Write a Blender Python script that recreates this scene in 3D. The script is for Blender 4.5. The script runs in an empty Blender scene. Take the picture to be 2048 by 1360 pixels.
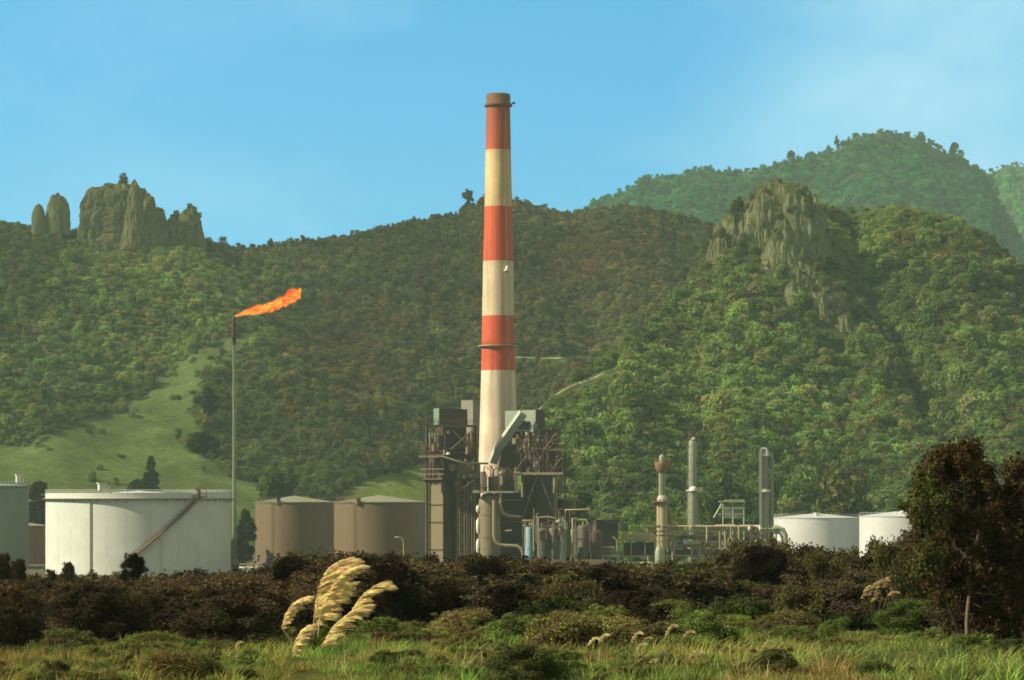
import bpy, math, random
import numpy as np
from mathutils import Vector
R = math.radians
rng = np.random.default_rng(7)
random.seed(7)
sc = bpy.context.scene
COL = sc.collection
# ------------------------------------------------------------------ camera frame
EYE, F = 15.0, 6000.0            # eye height above the refinery yard; focal length in photo pixels (2048 wide)
def PX(u, Y): return (u - 1024.0) / F * Y
def PZ(v, Y): return EYE + (1000.0 - v) / F * Y
def P(u, v, Y): return (PX(u, Y), Y, PZ(v, Y))

# ------------------------------------------------------------------ noise
def _hash(ix, iy, iz, seed):
    h = (ix.astype(np.int64) * 374761393 + iy.astype(np.int64) * 668265263 + iz.astype(np.int64) * 2147483647 + seed * 1274126177) & 0xFFFFFFFF
    h = ((h ^ (h >> 13)) * 1274126177) & 0xFFFFFFFF
    h = h ^ (h >> 16)
    return (h & 0xFFFF) / 65535.0
def vnoise(x, y, z=None, seed=0):
    x = np.asarray(x, float); y = np.asarray(y, float)
    z = np.zeros_like(x) if z is None else np.asarray(z, float)
    x, y, z = np.broadcast_arrays(x, y, z)
    ix, iy, iz = np.floor(x), np.floor(y), np.floor(z)
    fx, fy, fz = x - ix, y - iy, z - iz
    fx, fy, fz = [f * f * (3 - 2 * f) for f in (fx, fy, fz)]
    out = 0
    for dx in (0, 1):
        for dy in (0, 1):
            for dz in (0, 1):
                w = (fx if dx else 1 - fx) * (fy if dy else 1 - fy) * (fz if dz else 1 - fz)
                out = out + w * _hash(ix + dx, iy + dy, iz + dz, seed)
    return out * 2 - 1
def fbm(x, y, z=None, seed=0, oct=4):
    s, a, t = 0, 1.0, 0
    for i in range(oct):
        k = 2.03 ** i
        s = s + a * vnoise(np.asarray(x) * k, np.asarray(y) * k, None if z is None else np.asarray(z) * k, seed + i * 17)
        t += a; a *= 0.5
    return s / t

# ------------------------------------------------------------------ meshes
class MB:
    """collects shapes in world coordinates; build() links them as ONE mesh object"""
    def __init__(s): s.v, s.f, s.m, s.sm = [], [], [], []
    def add(s, verts, faces, mat=0, smooth=False):
        o = len(s.v)
        s.v += [tuple(map(float, p)) for p in verts]
        s.f += [tuple(int(i) + o for i in f) for f in faces]
        s.m += [mat] * len(faces); s.sm += [smooth] * len(faces)
        return s
    def box(s, c, size, rz=0.0, mat=0, bev=0.0):
        hx, hy, hz = size[0] / 2, size[1] / 2, size[2] / 2
        b = min(bev, hx * .45, hy * .45)
        if b > 0: prof = [(-hx, -hy + b), (-hx + b, -hy), (hx - b, -hy), (hx, -hy + b), (hx, hy - b), (hx - b, hy), (-hx + b, hy), (-hx, hy - b)]
        else: prof = [(-hx, -hy), (hx, -hy), (hx, hy), (-hx, hy)]
        ca, sa = math.cos(rz), math.sin(rz); n = len(prof)
        vs = [(c[0] + x * ca - y * sa, c[1] + x * sa + y * ca, c[2] + z) for z in (-hz, hz) for x, y in prof]
        fs = [tuple(range(n))[::-1], tuple(range(n, 2 * n))] + [(i, (i + 1) % n, n + (i + 1) % n, n + i) for i in range(n)]
        return s.add(vs, fs, mat)
    def tube(s, pts, r, n=8, mat=0, cap=True, smooth=True):
        pts = [Vector(p) for p in pts]
        rs = r if isinstance(r, (list, tuple)) else [r] * len(pts)
        vs, fs = [], []
        d0 = (pts[1] - pts[0]).normalized()
        up = Vector((0, 0, 1)) if abs(d0.z) < .95 else Vector((0, 1, 0))
        a = d0.cross(up).normalized()
        for i, p in enumerate(pts):
            d = (pts[min(i + 1, len(pts) - 1)] - pts[max(i - 1, 0)]).normalized()
            a = (a - d * a.dot(d)).normalized(); b = d.cross(a)
            for k in range(n):
                t = 2 * math.pi * (k + .5) / n
                vs.append(p + (a * math.cos(t) + b * math.sin(t)) * rs[i])
        for i in range(len(pts) - 1):
            for k in range(n):
                fs.append((i * n + k, i * n + (k + 1) % n, (i + 1) * n + (k + 1) % n, (i + 1) * n + k))
        s.add(vs, fs, mat, smooth)
        if cap:
            L = (len(pts) - 1) * n
            s.add(vs[:n], [tuple(range(n))], mat); s.add(vs[L:], [tuple(range(n))[::-1]], mat)
        return s
    def lathe(s, cx, cy, prof, n=32, mat=0, smooth=True, cap=True):
        vs = [(cx + r * math.cos(2 * math.pi * k / n), cy + r * math.sin(2 * math.pi * k / n), z) for r, z in prof for k in range(n)]
        fs = [(i * n + k, i * n + (k + 1) % n, (i + 1) * n + (k + 1) % n, (i + 1) * n + k) for i in range(len(prof) - 1) for k in range(n)]
        s.add(vs, fs, mat, smooth)
        if cap:
            L = (len(prof) - 1) * n
            if prof[0][0] > .01: s.add(vs[:n], [tuple(range(n))[::-1]], mat)
            if prof[-1][0] > .01: s.add(vs[L:], [tuple(range(n))], mat)
        return s
    def ring(s, cx, cy, z, r0, r1, h, n=40, mat=0):
        return s.lathe(cx, cy, [(r0, z), (r1, z), (r1, z + h), (r0, z + h), (r0, z)], n, mat, False, False)
    def dome(s, cx, cy, z, r, h, n=20, mat=0):
        return s.lathe(cx, cy, [(max(r * math.cos(t), .001), z + h * math.sin(t)) for t in [math.pi / 2 * i / 6 for i in range(7)]], n, mat)
    def build(s, name, mat, parent=None, off=None):
        o = off if off is not None else (parent_loc(parent) if parent else (0, 0, 0))
        me = bpy.data.meshes.new(name)
        me.from_pydata([(x - o[0], y - o[1], z - o[2]) for x, y, z in s.v], [], s.f)
        for m in (mat if isinstance(mat, (list, tuple)) else [mat]): me.materials.append(m)
        me.polygons.foreach_set('material_index', s.m); me.polygons.foreach_set('use_smooth', s.sm)
        me.update()
        ob = bpy.data.objects.new(name, me); COL.objects.link(ob)
        if parent: ob.parent = parent
        else: ob.location = o
        return ob
def parent_loc(p):
    v = Vector((0, 0, 0))
    while p is not None: v = v + p.location; p = p.parent
    return tuple(v)
def np_mesh(name, V, Fq, mats=(), smooth=False, mi=None):
    V = np.asarray(V, np.float32).reshape(-1, 3); Fq = np.asarray(Fq, np.int32); k = Fq.shape[1]
    me = bpy.data.meshes.new(name)
    me.vertices.add(len(V)); me.vertices.foreach_set('co', V.ravel())
    me.loops.add(Fq.size); me.loops.foreach_set('vertex_index', Fq.ravel())
    me.polygons.add(len(Fq)); me.polygons.foreach_set('loop_start', np.arange(len(Fq), dtype=np.int32) * k)
    me.polygons.foreach_set('use_smooth', np.full(len(Fq), smooth))
    for m in mats: me.materials.append(m)
    if mi is not None: me.polygons.foreach_set('material_index', np.asarray(mi, np.int32))
    me.update(calc_edges=True); me.validate()
    return me
def add_col(me, name, C):
    a = me.attributes.new(name, 'FLOAT_COLOR', 'POINT')
    C = np.asarray(C, np.float32)
    if C.shape[1] == 3: C = np.hstack([C, np.ones((len(C), 1), np.float32)])
    a.data.foreach_set('color', C.ravel())
def link(name, me, parent=None, loc=(0, 0, 0)):
    ob = bpy.data.objects.new(name, me); COL.objects.link(ob); ob.location = loc
    if parent: ob.parent = parent
    return ob
def tag(o, label=None, cat=None, group=None, kind=None):
    if label: o['label'] = label
    if cat: o['category'] = cat
    if group: o['group'] = group
    if kind: o['kind'] = kind
    return o
def thing(name, label, cat, loc, group=None, rz=0.0):
    e = bpy.data.objects.new(name, None); COL.objects.link(e)
    e.location = loc; e.rotation_euler = (0, 0, rz); e.empty_display_size = .5
    return tag(e, label, cat, group)

# ------------------------------------------------------------------ materials
def nodes(name):
    m = bpy.data.materials.new(name); m.use_nodes = True
    nt = m.node_tree; nt.nodes.clear()
    out = nt.nodes.new('ShaderNodeOutputMaterial')
    return m, nt, out
def N(nt, t, **kw):
    n = nt.nodes.new(t)
    for k, v in kw.items():
        if k in n.inputs.keys(): n.inputs[k].default_value = v
        else: setattr(n, k, v)
    return n
def mixc(nt, fac, a, b, mode='MIX'):
    n = nt.nodes.new('ShaderNodeMix'); n.data_type = 'RGBA'; n.blend_type = mode
    for sock, val in ((0, fac), (6, a), (7, b)):
        if hasattr(val, 'is_output') or hasattr(val, 'links'): nt.links.new(val, n.inputs[sock])
        elif sock == 0: n.inputs[0].default_value = val
        else: n.inputs[sock].default_value = (*val, 1) if len(val) == 3 else val
    return n.outputs[2]
def ramp(nt, fac, stops):
    r = nt.nodes.new('ShaderNodeValToRGB'); cr = r.color_ramp
    while len(cr.elements) < len(stops): cr.elements.new(.5)
    for e, (p, c) in zip(cr.elements, stops):
        e.position = p; e.color = (*c, 1) if len(c) == 3 else (c[0], c[0], c[0], 1)
    nt.links.new(fac, r.inputs[0]); return r.outputs[0]
def noise(nt, scale, detail=4, rough=.6, vec=None, dist=0):
    n = N(nt, 'ShaderNodeTexNoise', Scale=scale, Detail=detail, Roughness=rough, Distortion=dist)
    if vec is not None: nt.links.new(vec, n.inputs['Vector'])
    return n.outputs['Fac']
def mat_metal(name, col, rough=.6, metallic=0.0, rust=.25, rustcol=(.10, .055, .03), scale=.35, streak=True):
    """weathered paint: patchy tone, vertical run-off streaks, rust"""
    m, nt, out = nodes(name)
    geo = N(nt, 'ShaderNodeNewGeometry')
    mp = N(nt, 'ShaderNodeMapping'); nt.links.new(geo.outputs['Position'], mp.inputs[0])
    mp.inputs['Scale'].default_value = (1.3, 1.3, .09 if streak else 1.3)
    n1 = noise(nt, scale, 5, .6, geo.outputs['Position'])
    n2 = noise(nt, scale * 2.2, 5, .7, mp.outputs[0])
    base = mixc(nt, n1, tuple(c * .78 for c in col), tuple(min(c * 1.16, 1) for c in col))
    f = ramp(nt, n2, [(.46, (0,)), (.78, (rust,))])
    c = mixc(nt, f, base, rustcol)
    b = N(nt, 'ShaderNodeBsdfPrincipled', Roughness=rough, Metallic=metallic)
    nt.links.new(c, b.inputs['Base Color'])
    nt.links.new(b.outputs[0], out.inputs[0])
    return m
def mat_leaf(name, source='tint', trans=.22, var=.5, scale=2.0, attr='tint', tmul=(1.15, 1.1, .6)):
    """foliage: colour from the instance's own tint, the object colour or a vertex colour, varied leaf to leaf"""
    m, nt, out = nodes(name)
    if source == 'tint':
        a = N(nt, 'ShaderNodeAttribute', attribute_name=attr); a.attribute_type = 'INSTANCER'; col = a.outputs['Color']
    elif source == 'object':
        a = N(nt, 'ShaderNodeObjectInfo'); col = a.outputs['Color']
    else:
        a = N(nt, 'ShaderNodeAttribute', attribute_name=attr); col = a.outputs['Color']
    geo = N(nt, 'ShaderNodeNewGeometry')
    isl = geo.outputs['Random Per Island']
    n = noise(nt, scale, 3, .6, geo.outputs['Position'])
    v = mixc(nt, isl, (1 - var,) * 3, (1 + var * .8, 1 + var * .7, 1 + var * .5))
    v2 = ramp(nt, n, [(.3, (.80, .64, .66)), (.5, (1, 1, 1)), (.7, (1.12, 1.36, 1.05))])
    c = mixc(nt, 1.0, mixc(nt, 1.0, col, v, 'MULTIPLY'), v2, 'MULTIPLY')
    d = N(nt, 'ShaderNodeBsdfDiffuse', Roughness=.8); nt.links.new(c, d.inputs[0])
    t = N(nt, 'ShaderNodeBsdfTranslucent'); nt.links.new(mixc(nt, 1.0, c, tmul, 'MULTIPLY'), t.inputs[0])
    ms = N(nt, 'ShaderNodeMixShader'); ms.inputs[0].default_value = trans
    nt.links.new(d.outputs[0], ms.inputs[1]); nt.links.new(t.outputs[0], ms.inputs[2]); nt.links.new(ms.outputs[0], out.inputs[0])
    return m

# ------------------------------------------------------------------ foliage clouds
def leaf_quads(r, cen, nrm, size, aspect=1.8):
    """quads (diamond leaves) at cen (n,3) facing nrm (n,3), size (n,)"""
    n = len(cen)
    nrm = nrm / np.maximum(np.linalg.norm(nrm, axis=1, keepdims=True), 1e-6)
    q = r.normal(size=(n, 3)); a = q - nrm * (q * nrm).sum(1, keepdims=True)
    a /= np.maximum(np.linalg.norm(a, axis=1, keepdims=True), 1e-6); b = np.cross(nrm, a)
    s = size[:, None]
    bend = nrm * s * .25
    V = np.stack([cen - a * s * aspect * .5, cen + b * s * .5 + bend, cen + a * s * aspect * .5, cen - b * s * .5 + bend], 1).reshape(-1, 3)
    return V, np.arange(4 * n).reshape(n, 4)
def lobe_cloud(seed, lobes, radii, per, leaf, outward=.75, shell=.55, flat=.85):
    """leaves spread through ball-like lobes, most near the surface of each"""
    r = np.random.default_rng(seed)
    cs, ns, ss = [], [], []
    for c, rad in zip(lobes, radii):
        k = max(6, int(per * (rad / np.mean(radii)) ** 2))
        d = r.normal(size=(k, 3)); d /= np.linalg.norm(d, axis=1, keepdims=True)
        rr = rad * (shell + (1 - shell) * r.random(k) ** .6) * (1 + .22 * r.normal(size=k))
        p = np.asarray(c) + d * rr[:, None] * np.array([1, 1, flat])
        cs.append(p); ns.append(d * outward + r.normal(size=(k, 3)) * (1 - outward) * .9 + np.array([0, 0, .25]))
        ss.append(leaf * (.6 + .8 * r.random(k)))
    return leaf_quads(r, np.vstack(cs), np.vstack(ns), np.concatenate(ss))
def crown_mesh(name, seed, mat, nl=13, per=80, leaf=.12, tall=.9):
    r = np.random.default_rng(seed)
    L, Rr = [], []
    for i in range(nl):
        th = r.random() * 2 * math.pi; h = r.random() ** .8; rad = .62 * math.sqrt(max(0, 1 - (h - .25) ** 2)) * (.45 + .55 * r.random())
        L.append((rad * math.cos(th), rad * math.sin(th), (h * 1.15 - .1) * tall)); Rr.append(.24 + .2 * r.random())
    V, Fq = lobe_cloud(seed + 1, L, Rr, per, leaf)
    return np_mesh(name, V, Fq, [mat])

# ------------------------------------------------------------------ scatter: one "stuff" object, copies made by a node tree
def scatter(name, pts, scl, rotz, idx, tint, protos, label, tilt=None):
    """protos: mesh datablocks. pts Nx3, scl N or Nx3"""
    me = bpy.data.meshes.new(name)
    pts = np.asarray(pts, np.float32); n = len(pts)
    me.vertices.add(n); me.vertices.foreach_set('co', pts.ravel())
    scl = np.asarray(scl, np.float32)
    if scl.ndim == 1: scl = np.repeat(scl[:, None], 3, 1)
    a = me.attributes.new('scl', 'FLOAT_VECTOR', 'POINT'); a.data.foreach_set('vector', scl.ravel())
    rot = np.zeros((n, 3), np.float32); rot[:, 2] = rotz
    if tilt is not None: rot[:, :2] = tilt
    a = me.attributes.new('rot', 'FLOAT_VECTOR', 'POINT'); a.data.foreach_set('vector', rot.ravel())
    a = me.attributes.new('idx', 'INT', 'POINT'); a.data.foreach_set('value', np.asarray(idx, np.int32))
    add_col(me, 'tint', tint)
    ob = link(name, me)
    tag(ob, label, None, None, 'stuff')
    ng = bpy.data.node_groups.new(name, 'GeometryNodeTree')
    ng.interface.new_socket('Geometry', in_out='INPUT', socket_type='NodeSocketGeometry')
    ng.interface.new_socket('Geometry', in_out='OUTPUT', socket_type='NodeSocketGeometry')
    gi, go = ng.nodes.new('NodeGroupInput'), ng.nodes.new('NodeGroupOutput')
    j = ng.nodes.new('GeometryNodeJoinGeometry')
    for p in protos[::-1]:
        po = p if isinstance(p, bpy.types.Object) else proto_ob(p)
        oi = ng.nodes.new('GeometryNodeObjectInfo'); oi.inputs['Object'].default_value = po; oi.inputs['As Instance'].default_value = False
        g2i = ng.nodes.new('GeometryNodeGeometryToInstance')
        ng.links.new(oi.outputs['Geometry'], g2i.inputs[0]); ng.links.new(g2i.outputs[0], j.inputs[0])
    m2p = ng.nodes.new('GeometryNodeMeshToPoints'); ng.links.new(gi.outputs[0], m2p.inputs[0])
    iop = ng.nodes.new('GeometryNodeInstanceOnPoints'); iop.inputs['Pick Instance'].default_value = True
    ng.links.new(m2p.outputs[0], iop.inputs['Points']); ng.links.new(j.outputs[0], iop.inputs['Instance'])
    def att(nm, t):
        q = ng.nodes.new('GeometryNodeInputNamedAttribute'); q.data_type = t; q.inputs[0].default_value = nm
        return [o for o in q.outputs if o.enabled][0]
    ng.links.new(att('idx', 'INT'), iop.inputs['Instance Index'])
    ng.links.new(att('scl', 'FLOAT_VECTOR'), iop.inputs['Scale'])
    e2r = ng.nodes.new('FunctionNodeEulerToRotation'); ng.links.new(att('rot', 'FLOAT_VECTOR'), e2r.inputs[0])
    ng.links.new(e2r.outputs[0], iop.inputs['Rotation'])
    ng.links.new(iop.outputs[0], go.inputs[0])
    md = ob.modifiers.new('scatter', 'NODES'); md.node_group = ng
    return ob
_po = {}
def proto_ob(me):
    if me.name not in _po: _po[me.name] = bpy.data.objects.new(me.name, me)
    return _po[me.name]
def worley(x, y, z, seed=0):
    """cellular noise: (a value per cell, distance to the cell's border)"""
    x, y, z = [np.asarray(a, float) for a in (x, y, z)]
    ix, iy, iz = np.floor(x), np.floor(y), np.floor(z)
    f1 = np.full(x.shape, 9.0); f2 = np.full(x.shape, 9.0); val = np.zeros(x.shape)
    for dx in (-1, 0, 1):
        for dy in (-1, 0, 1):
            for dz in (-1, 0, 1):
                cx, cy, cz = ix + dx, iy + dy, iz + dz
                d = np.sqrt((cx + _hash(cx, cy, cz, seed) - x) ** 2 + (cy + _hash(cx, cy, cz, seed + 1) - y) ** 2 + (cz + _hash(cx, cy, cz, seed + 2) - z) ** 2)
                c = d < f1; f2 = np.where(c, f1, np.minimum(f2, d)); val = np.where(c, _hash(cx, cy, cz, seed + 3), val); f1 = np.where(c, d, f1)
    return val * 2 - 1, f2 - f1
def inpoly(u, v, poly):
    u = np.asarray(u); v = np.asarray(v); c = np.zeros(u.shape, bool); n = len(poly)
    for i in range(n):
        x0, y0 = poly[i]; x1, y1 = poly[(i + 1) % n]
        if y0 == y1: continue
        k = ((y0 > v) != (y1 > v)) & (u < (x1 - x0) * (v - y0) / (y1 - y0) + x0)
        c ^= k
    return c
def lerp(x, pts):
    return np.interp(x, [p[0] for p in pts], [p[1] for p in pts])
# ================================================================== camera, sun, sky
cam = bpy.data.cameras.new('camera'); co = bpy.data.objects.new('camera', cam); COL.objects.link(co)
co.location = (0, 0, EYE); co.rotation_euler = (R(90), 0, 0)
cam.sensor_width = 36; cam.lens = F / 2048 * 36; cam.shift_y = (1000 - 680) / 2048
cam.clip_start = 1.0; cam.clip_end = 20000
sc.camera = co
SUN_EL, SUN_FRONT = R(36), R(12)
sd = Vector((-math.cos(SUN_FRONT) * math.cos(SUN_EL), -math.sin(SUN_FRONT) * math.cos(SUN_EL), math.sin(SUN_EL)))
sl = bpy.data.lights.new('sun', 'SUN'); sl.energy = 4.6; sl.angle = R(.5); sl.color = (1.0, .87, .66)
so = bpy.data.objects.new('sun', sl); COL.objects.link(so); so.rotation_euler = (-sd).to_track_quat('-Z', 'Y').to_euler(); so.location = (-300, 0, 300)

w = bpy.data.worlds.new('World'); sc.world = w; w.use_nodes = True
nt = w.node_tree; nt.nodes.clear()
tc = N(nt, 'ShaderNodeTexCoord')
mp = N(nt, 'ShaderNodeMapping'); nt.links.new(tc.outputs['Generated'], mp.inputs[0])
mp.inputs['Location'].default_value = (0, 0, .28); mp.inputs['Scale'].default_value = (1, 1, 1.6)
nrm = N(nt, 'ShaderNodeVectorMath', operation='NORMALIZE'); nt.links.new(mp.outputs[0], nrm.inputs[0])
sky = N(nt, 'ShaderNodeTexSky', sky_type='NISHITA'); sky.sun_disc = False
sky.sun_elevation = SUN_EL; sky.sun_rotation = math.atan2(sd.x, sd.y); sky.air_density = 1.0; sky.dust_density = .3; sky.ozone_density = 1.0
nt.links.new(nrm.outputs[0], sky.inputs[0])
tint = mixc(nt, 1.0, sky.outputs[0], (.30, 1.56, 1.76), 'MULTIPLY')
# thin high cloud: soft streaks, thicker low down to the east
cm = N(nt, 'ShaderNodeMapping'); nt.links.new(tc.outputs['Generated'], cm.inputs[0]); cm.inputs['Scale'].default_value = (7, 7, 16); cm.inputs['Rotation'].default_value = (0, .25, 0)
cn = noise(nt, 1.0, 6, .55, cm.outputs[0], .3)
cf = ramp(nt, cn, [(.46, (0,)), (.78, (.40,))])
sx = N(nt, 'ShaderNodeSeparateXYZ'); nt.links.new(tc.outputs['Generated'], sx.inputs[0])
low = N(nt, 'ShaderNodeMapRange'); nt.links.new(sx.outputs['X'], low.inputs[0]); low.inputs[1].default_value = .05; low.inputs[2].default_value = .2; low.inputs[3].default_value = 0; low.inputs[4].default_value = .30
cw_ = N(nt, 'ShaderNodeMapRange'); nt.links.new(sx.outputs['X'], cw_.inputs[0]); cw_.inputs[1].default_value = -.12; cw_.inputs[2].default_value = .12; cw_.inputs[3].default_value = .35; cw_.inputs[4].default_value = 1.15
cfm = N(nt, 'ShaderNodeMath', operation='MULTIPLY'); nt.links.new(cf, cfm.inputs[0]); nt.links.new(cw_.outputs[0], cfm.inputs[1])
addn = N(nt, 'ShaderNodeMath', operation='ADD'); nt.links.new(cfm.outputs[0], addn.inputs[0]); nt.links.new(low.outputs[0], addn.inputs[1])
skc = mixc(nt, addn.outputs[0], tint, (5.2, 7.4, 7.6))
# warm cloud added unseen overhead and behind, to make the ambient light less blue
cn2 = noise(nt, 2.2, 5, .6, tc.outputs['Generated'], .4)
over = N(nt, 'ShaderNodeMath', operation='SUBTRACT'); nt.links.new(sx.outputs['Z'], over.inputs[0]); nt.links.new(sx.outputs['Y'], over.inputs[1])
om = N(nt, 'ShaderNodeMapRange'); nt.links.new(over.outputs[0], om.inputs[0]); om.inputs[1].default_value = -.65; om.inputs[2].default_value = .1; om.inputs[3].default_value = 0; om.inputs[4].default_value = 1
of = N(nt, 'ShaderNodeMath', operation='MULTIPLY'); nt.links.new(om.outputs[0], of.inputs[0]); nt.links.new(ramp(nt, cn2, [(.35, (.6,)), (.6, (1,))]), of.inputs[1])
skc = mixc(nt, of.outputs[0], skc, (3.2, 2.9, 2.1))
bg = N(nt, 'ShaderNodeBackground', Strength=.088); nt.links.new(skc, bg.inputs[0])
wo = N(nt, 'ShaderNodeOutputWorld'); nt.links.new(bg.outputs[0], wo.inputs[0])

sc.render.engine = 'CYCLES'
sc.view_settings.view_transform = 'Standard'; sc.view_settings.look = 'None'; sc.view_settings.exposure = 0.86; sc.view_settings.gamma = 1
sc.cycles.use_denoising = True
try: sc.cycles.denoiser = 'OPENIMAGEDENOISE'; sc.cycles.denoising_input_passes = 'RGB_ALBEDO_NORMAL'; sc.cycles.denoising_prefilter = 'ACCURATE'
except Exception: pass
sc.cycles.max_bounces = 4; sc.cycles.diffuse_bounces = 2; sc.cycles.glossy_bounces = 1; sc.cycles.transmission_bounces = 2; sc.cycles.volume_bounces = 0; sc.cycles.transparent_max_bounces = 4
sc.cycles.sample_clamp_indirect = 4
sc.cycles.pixel_filter_type = 'GAUSSIAN'; sc.cycles.filter_width = 1.9

# ================================================================== ground
def ground_z(X, Y):
    X = np.asarray(X, float); Y = np.asarray(Y, float)
    z = np.interp(Y, [-200, 0, 38, 62, 90, 130, 200, 262, 5000], [13.6, 13.4, 12.75, 12.1, 9.8, 6.9, 2.0, 0, 0])
    near = np.clip((230 - Y) / 120, 0, 1)
    return z + near * (.22 * fbm(X / 7, Y / 7, seed=3, oct=3) + .9 * fbm(X / 40, Y / 40, seed=5, oct=2) * np.clip((Y - 40) / 60, 0, 1))
def mat_ground():
    m, nt, out = nodes('yard_and_field')
    g = N(nt, 'ShaderNodeNewGeometry')
    sp = N(nt, 'ShaderNodeSeparateXYZ'); nt.links.new(g.outputs['Position'], sp.inputs[0])
    n1 = noise(nt, .6, 6, .65, g.outputs['Position']); n2 = noise(nt, .05, 4, .6, g.outputs['Position'])
    field = ramp(nt, n1, [(.3, (.030, .030, .012)), (.55, (.055, .065, .018)), (.8, (.12, .10, .035))])
    yard = ramp(nt, n2, [(.35, (.07, .065, .04)), (.6, (.13, .115, .075))])
    mr = N(nt, 'ShaderNodeMapRange'); nt.links.new(sp.outputs['Y'], mr.inputs[0]); mr.inputs[1].default_value = 250; mr.inputs[2].default_value = 330
    c = mixc(nt, mr.outputs[0], field, yard)
    b = N(nt, 'ShaderNodeBsdfDiffuse', Roughness=.9); nt.links.new(c, b.inputs[0]); nt.links.new(b.outputs[0], out.inputs[0])
    return m
xs = np.concatenate([np.linspace(-1500, -60, 25)[:-1], np.linspace(-60, 60, 121), np.linspace(60, 1500, 25)[1:]])
ys = np.concatenate([np.linspace(-200, 30, 12)[:-1], np.linspace(30, 140, 160)[:-1], np.linspace(140, 300, 30)[:-1], np.linspace(300, 3700, 40)])
GX, GY = np.meshgrid(xs, ys); GZ = ground_z(GX, GY)
nx, ny = len(xs), len(ys)
ii = (np.arange(ny - 1)[:, None] * nx + np.arange(nx - 1)[None]).ravel()
quad = np.stack([ii, ii + 1, ii + nx + 1, ii + nx], 1)
tag(link('ground', np_mesh('ground', np.stack([GX, GY, GZ], -1), quad, [mat_ground()], True)), kind='structure')

# ================================================================== hills
class Hill:
    def __init__(s, u0, u1, nu, crest, yf, yr, seed, amp, shape, back=1.5, lower=10, nt=90):
        s.u = np.linspace(u0, u1, nu); s.t = np.linspace(-.02, back, nt)
        s.crest, s.yf, s.yr, s.seed, s.amp, s.shape, s.lower = crest, yf, yr, seed, amp, shape, lower
    def at(s, u, t):
        u = np.asarray(u, float); t = np.asarray(t, float)
        yf, yr = lerp(u, s.yf), lerp(u, s.yr)
        Y = yf + (yr - yf) * t
        v = lerp(u, s.crest) + s.lower
        zr = np.maximum(EYE + (1000 - v) / F * yr, 0)
        tt = np.clip(t, 0, 1); a, p = s.shape
        prof = a * tt + (1 - a) * tt ** p
        prof = np.where(t > 1, 1 - 1.1 * (t - 1) ** 1.1 - .0, prof)
        X = (u - 1024) / F * Y
        env = np.sin(np.pi * np.clip(t / 1.0, 0, 1)) ** .8 * np.clip(zr / 60, 0, 1)
        sp = 1 - 2 * np.abs(fbm(X / 70 + Y / 260 + s.seed, Y / 230, seed=s.seed, oct=2))
        rel = s.amp * env * (.8 * sp - .25 + .5 * fbm(X / 45, Y / 45, seed=s.seed + 9, oct=3))
        Z = zr * prof + rel + s.extra(u, t, X, Y, env)
        Z = np.where(t < 0, -1.0, Z)
        return X, Y, Z
    def extra(s, u, t, X, Y, env): return 0
    def mesh(s, name, mat, colfn):
        U, T = np.meshgrid(s.u, s.t); X, Y, Z = s.at(U, T)
        nx, ny = len(s.u), len(s.t)
        ii = (np.arange(ny - 1)[:, None] * nx + np.arange(nx - 1)[None]).ravel()
        me = np_mesh(name, np.stack([X, Y, Z], -1), np.stack([ii, ii + 1, ii + nx + 1, ii + nx], 1), [mat], True)
        V = 1000 - (Z - EYE) / Y * F
        add_col(me, 'cover', colfn(U.ravel(), V.ravel(), X.ravel(), Y.ravel()))
        return tag(link(name, me), kind='structure')
    def sample(s, n, tmax=1.03, tmin=0.0):
        nu = int(math.sqrt(n * 2.2)); ntt = int(n / nu) + 1
        U, T = np.meshgrid((np.arange(nu) + .5) / nu, (np.arange(ntt) + .5) / ntt)
        U = U + rng.uniform(-.6, .6, U.shape) / nu; T = T + rng.uniform(-.6, .6, T.shape) / ntt
        U = (s.u[0] + (s.u[-1] - s.u[0]) * np.clip(U, 0, 1)).ravel(); T = (tmin + (tmax - tmin) * np.clip(T, 0, 1)).ravel()
        X, Y, Z = s.at(U, T)
        return U, T, X, Y, Z, 1000 - (Z - EYE) / Y * F

crestA = [(-500, 470), (-200, 440), (0, 436), (70, 442), (150, 452), (300, 462), (400, 468), (440, 480), (480, 488), (520, 486), (560, 477), (700, 463), (780, 441), (850, 428), (920, 416),
          (950, 398), (975, 377), (1000, 380), (1030, 388), (1060, 396), (1100, 412), (1150, 416), (1200, 408), (1250, 400), (1300, 408), (1400, 432), (1440, 442), (1550, 470), (1800, 560), (2200, 640)]
A = Hill(-300, 1700, 260, crestA, [(-400, 780), (0, 800), (400, 805), (700, 850), (1000, 905), (1500, 930), (2400, 930)],
         [(-400, 1110), (0, 1130), (400, 1140), (700, 1175), (1000, 1230), (1500, 1250), (2400, 1250)], 21, 16, (.62, 1.7), lower=11, nt=110)
crestB = [(880, 1118), (960, 1060), (1040, 842), (1100, 776), (1200, 712), (1300, 632), (1380, 565), (1420, 500), (1450, 455), (1490, 415), (1550, 390), (1620, 392), (1700, 405), (1760, 396),
          (1850, 412), (1940, 442), (1985, 470), (2010, 492), (2048, 530), (2150, 600), (2300, 700), (2500, 800)]
B = Hill(900, 2300, 230, crestB, [(900, 730), (1500, 728), (2400, 730)],
         [(900, 780), (1100, 820), (1250, 860), (1415, 925), (1550, 955), (1700, 975), (2048, 950), (2400, 930)], 5, 12, (.7, 1.6), lower=18, nt=120)
def extraB(u, t, X, Y, env):
    uc = lerp(t, [(.3, 1900), (.5, 1840), (.75, 1745), (.95, 1700)])
    d = (u - uc)
    return -13 * env ** .5 * np.exp(-(np.where(d < 0, d / 34, d / 95)) ** 2) * np.clip((t - .3) / .15, 0, 1)
B.extra = extraB
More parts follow.
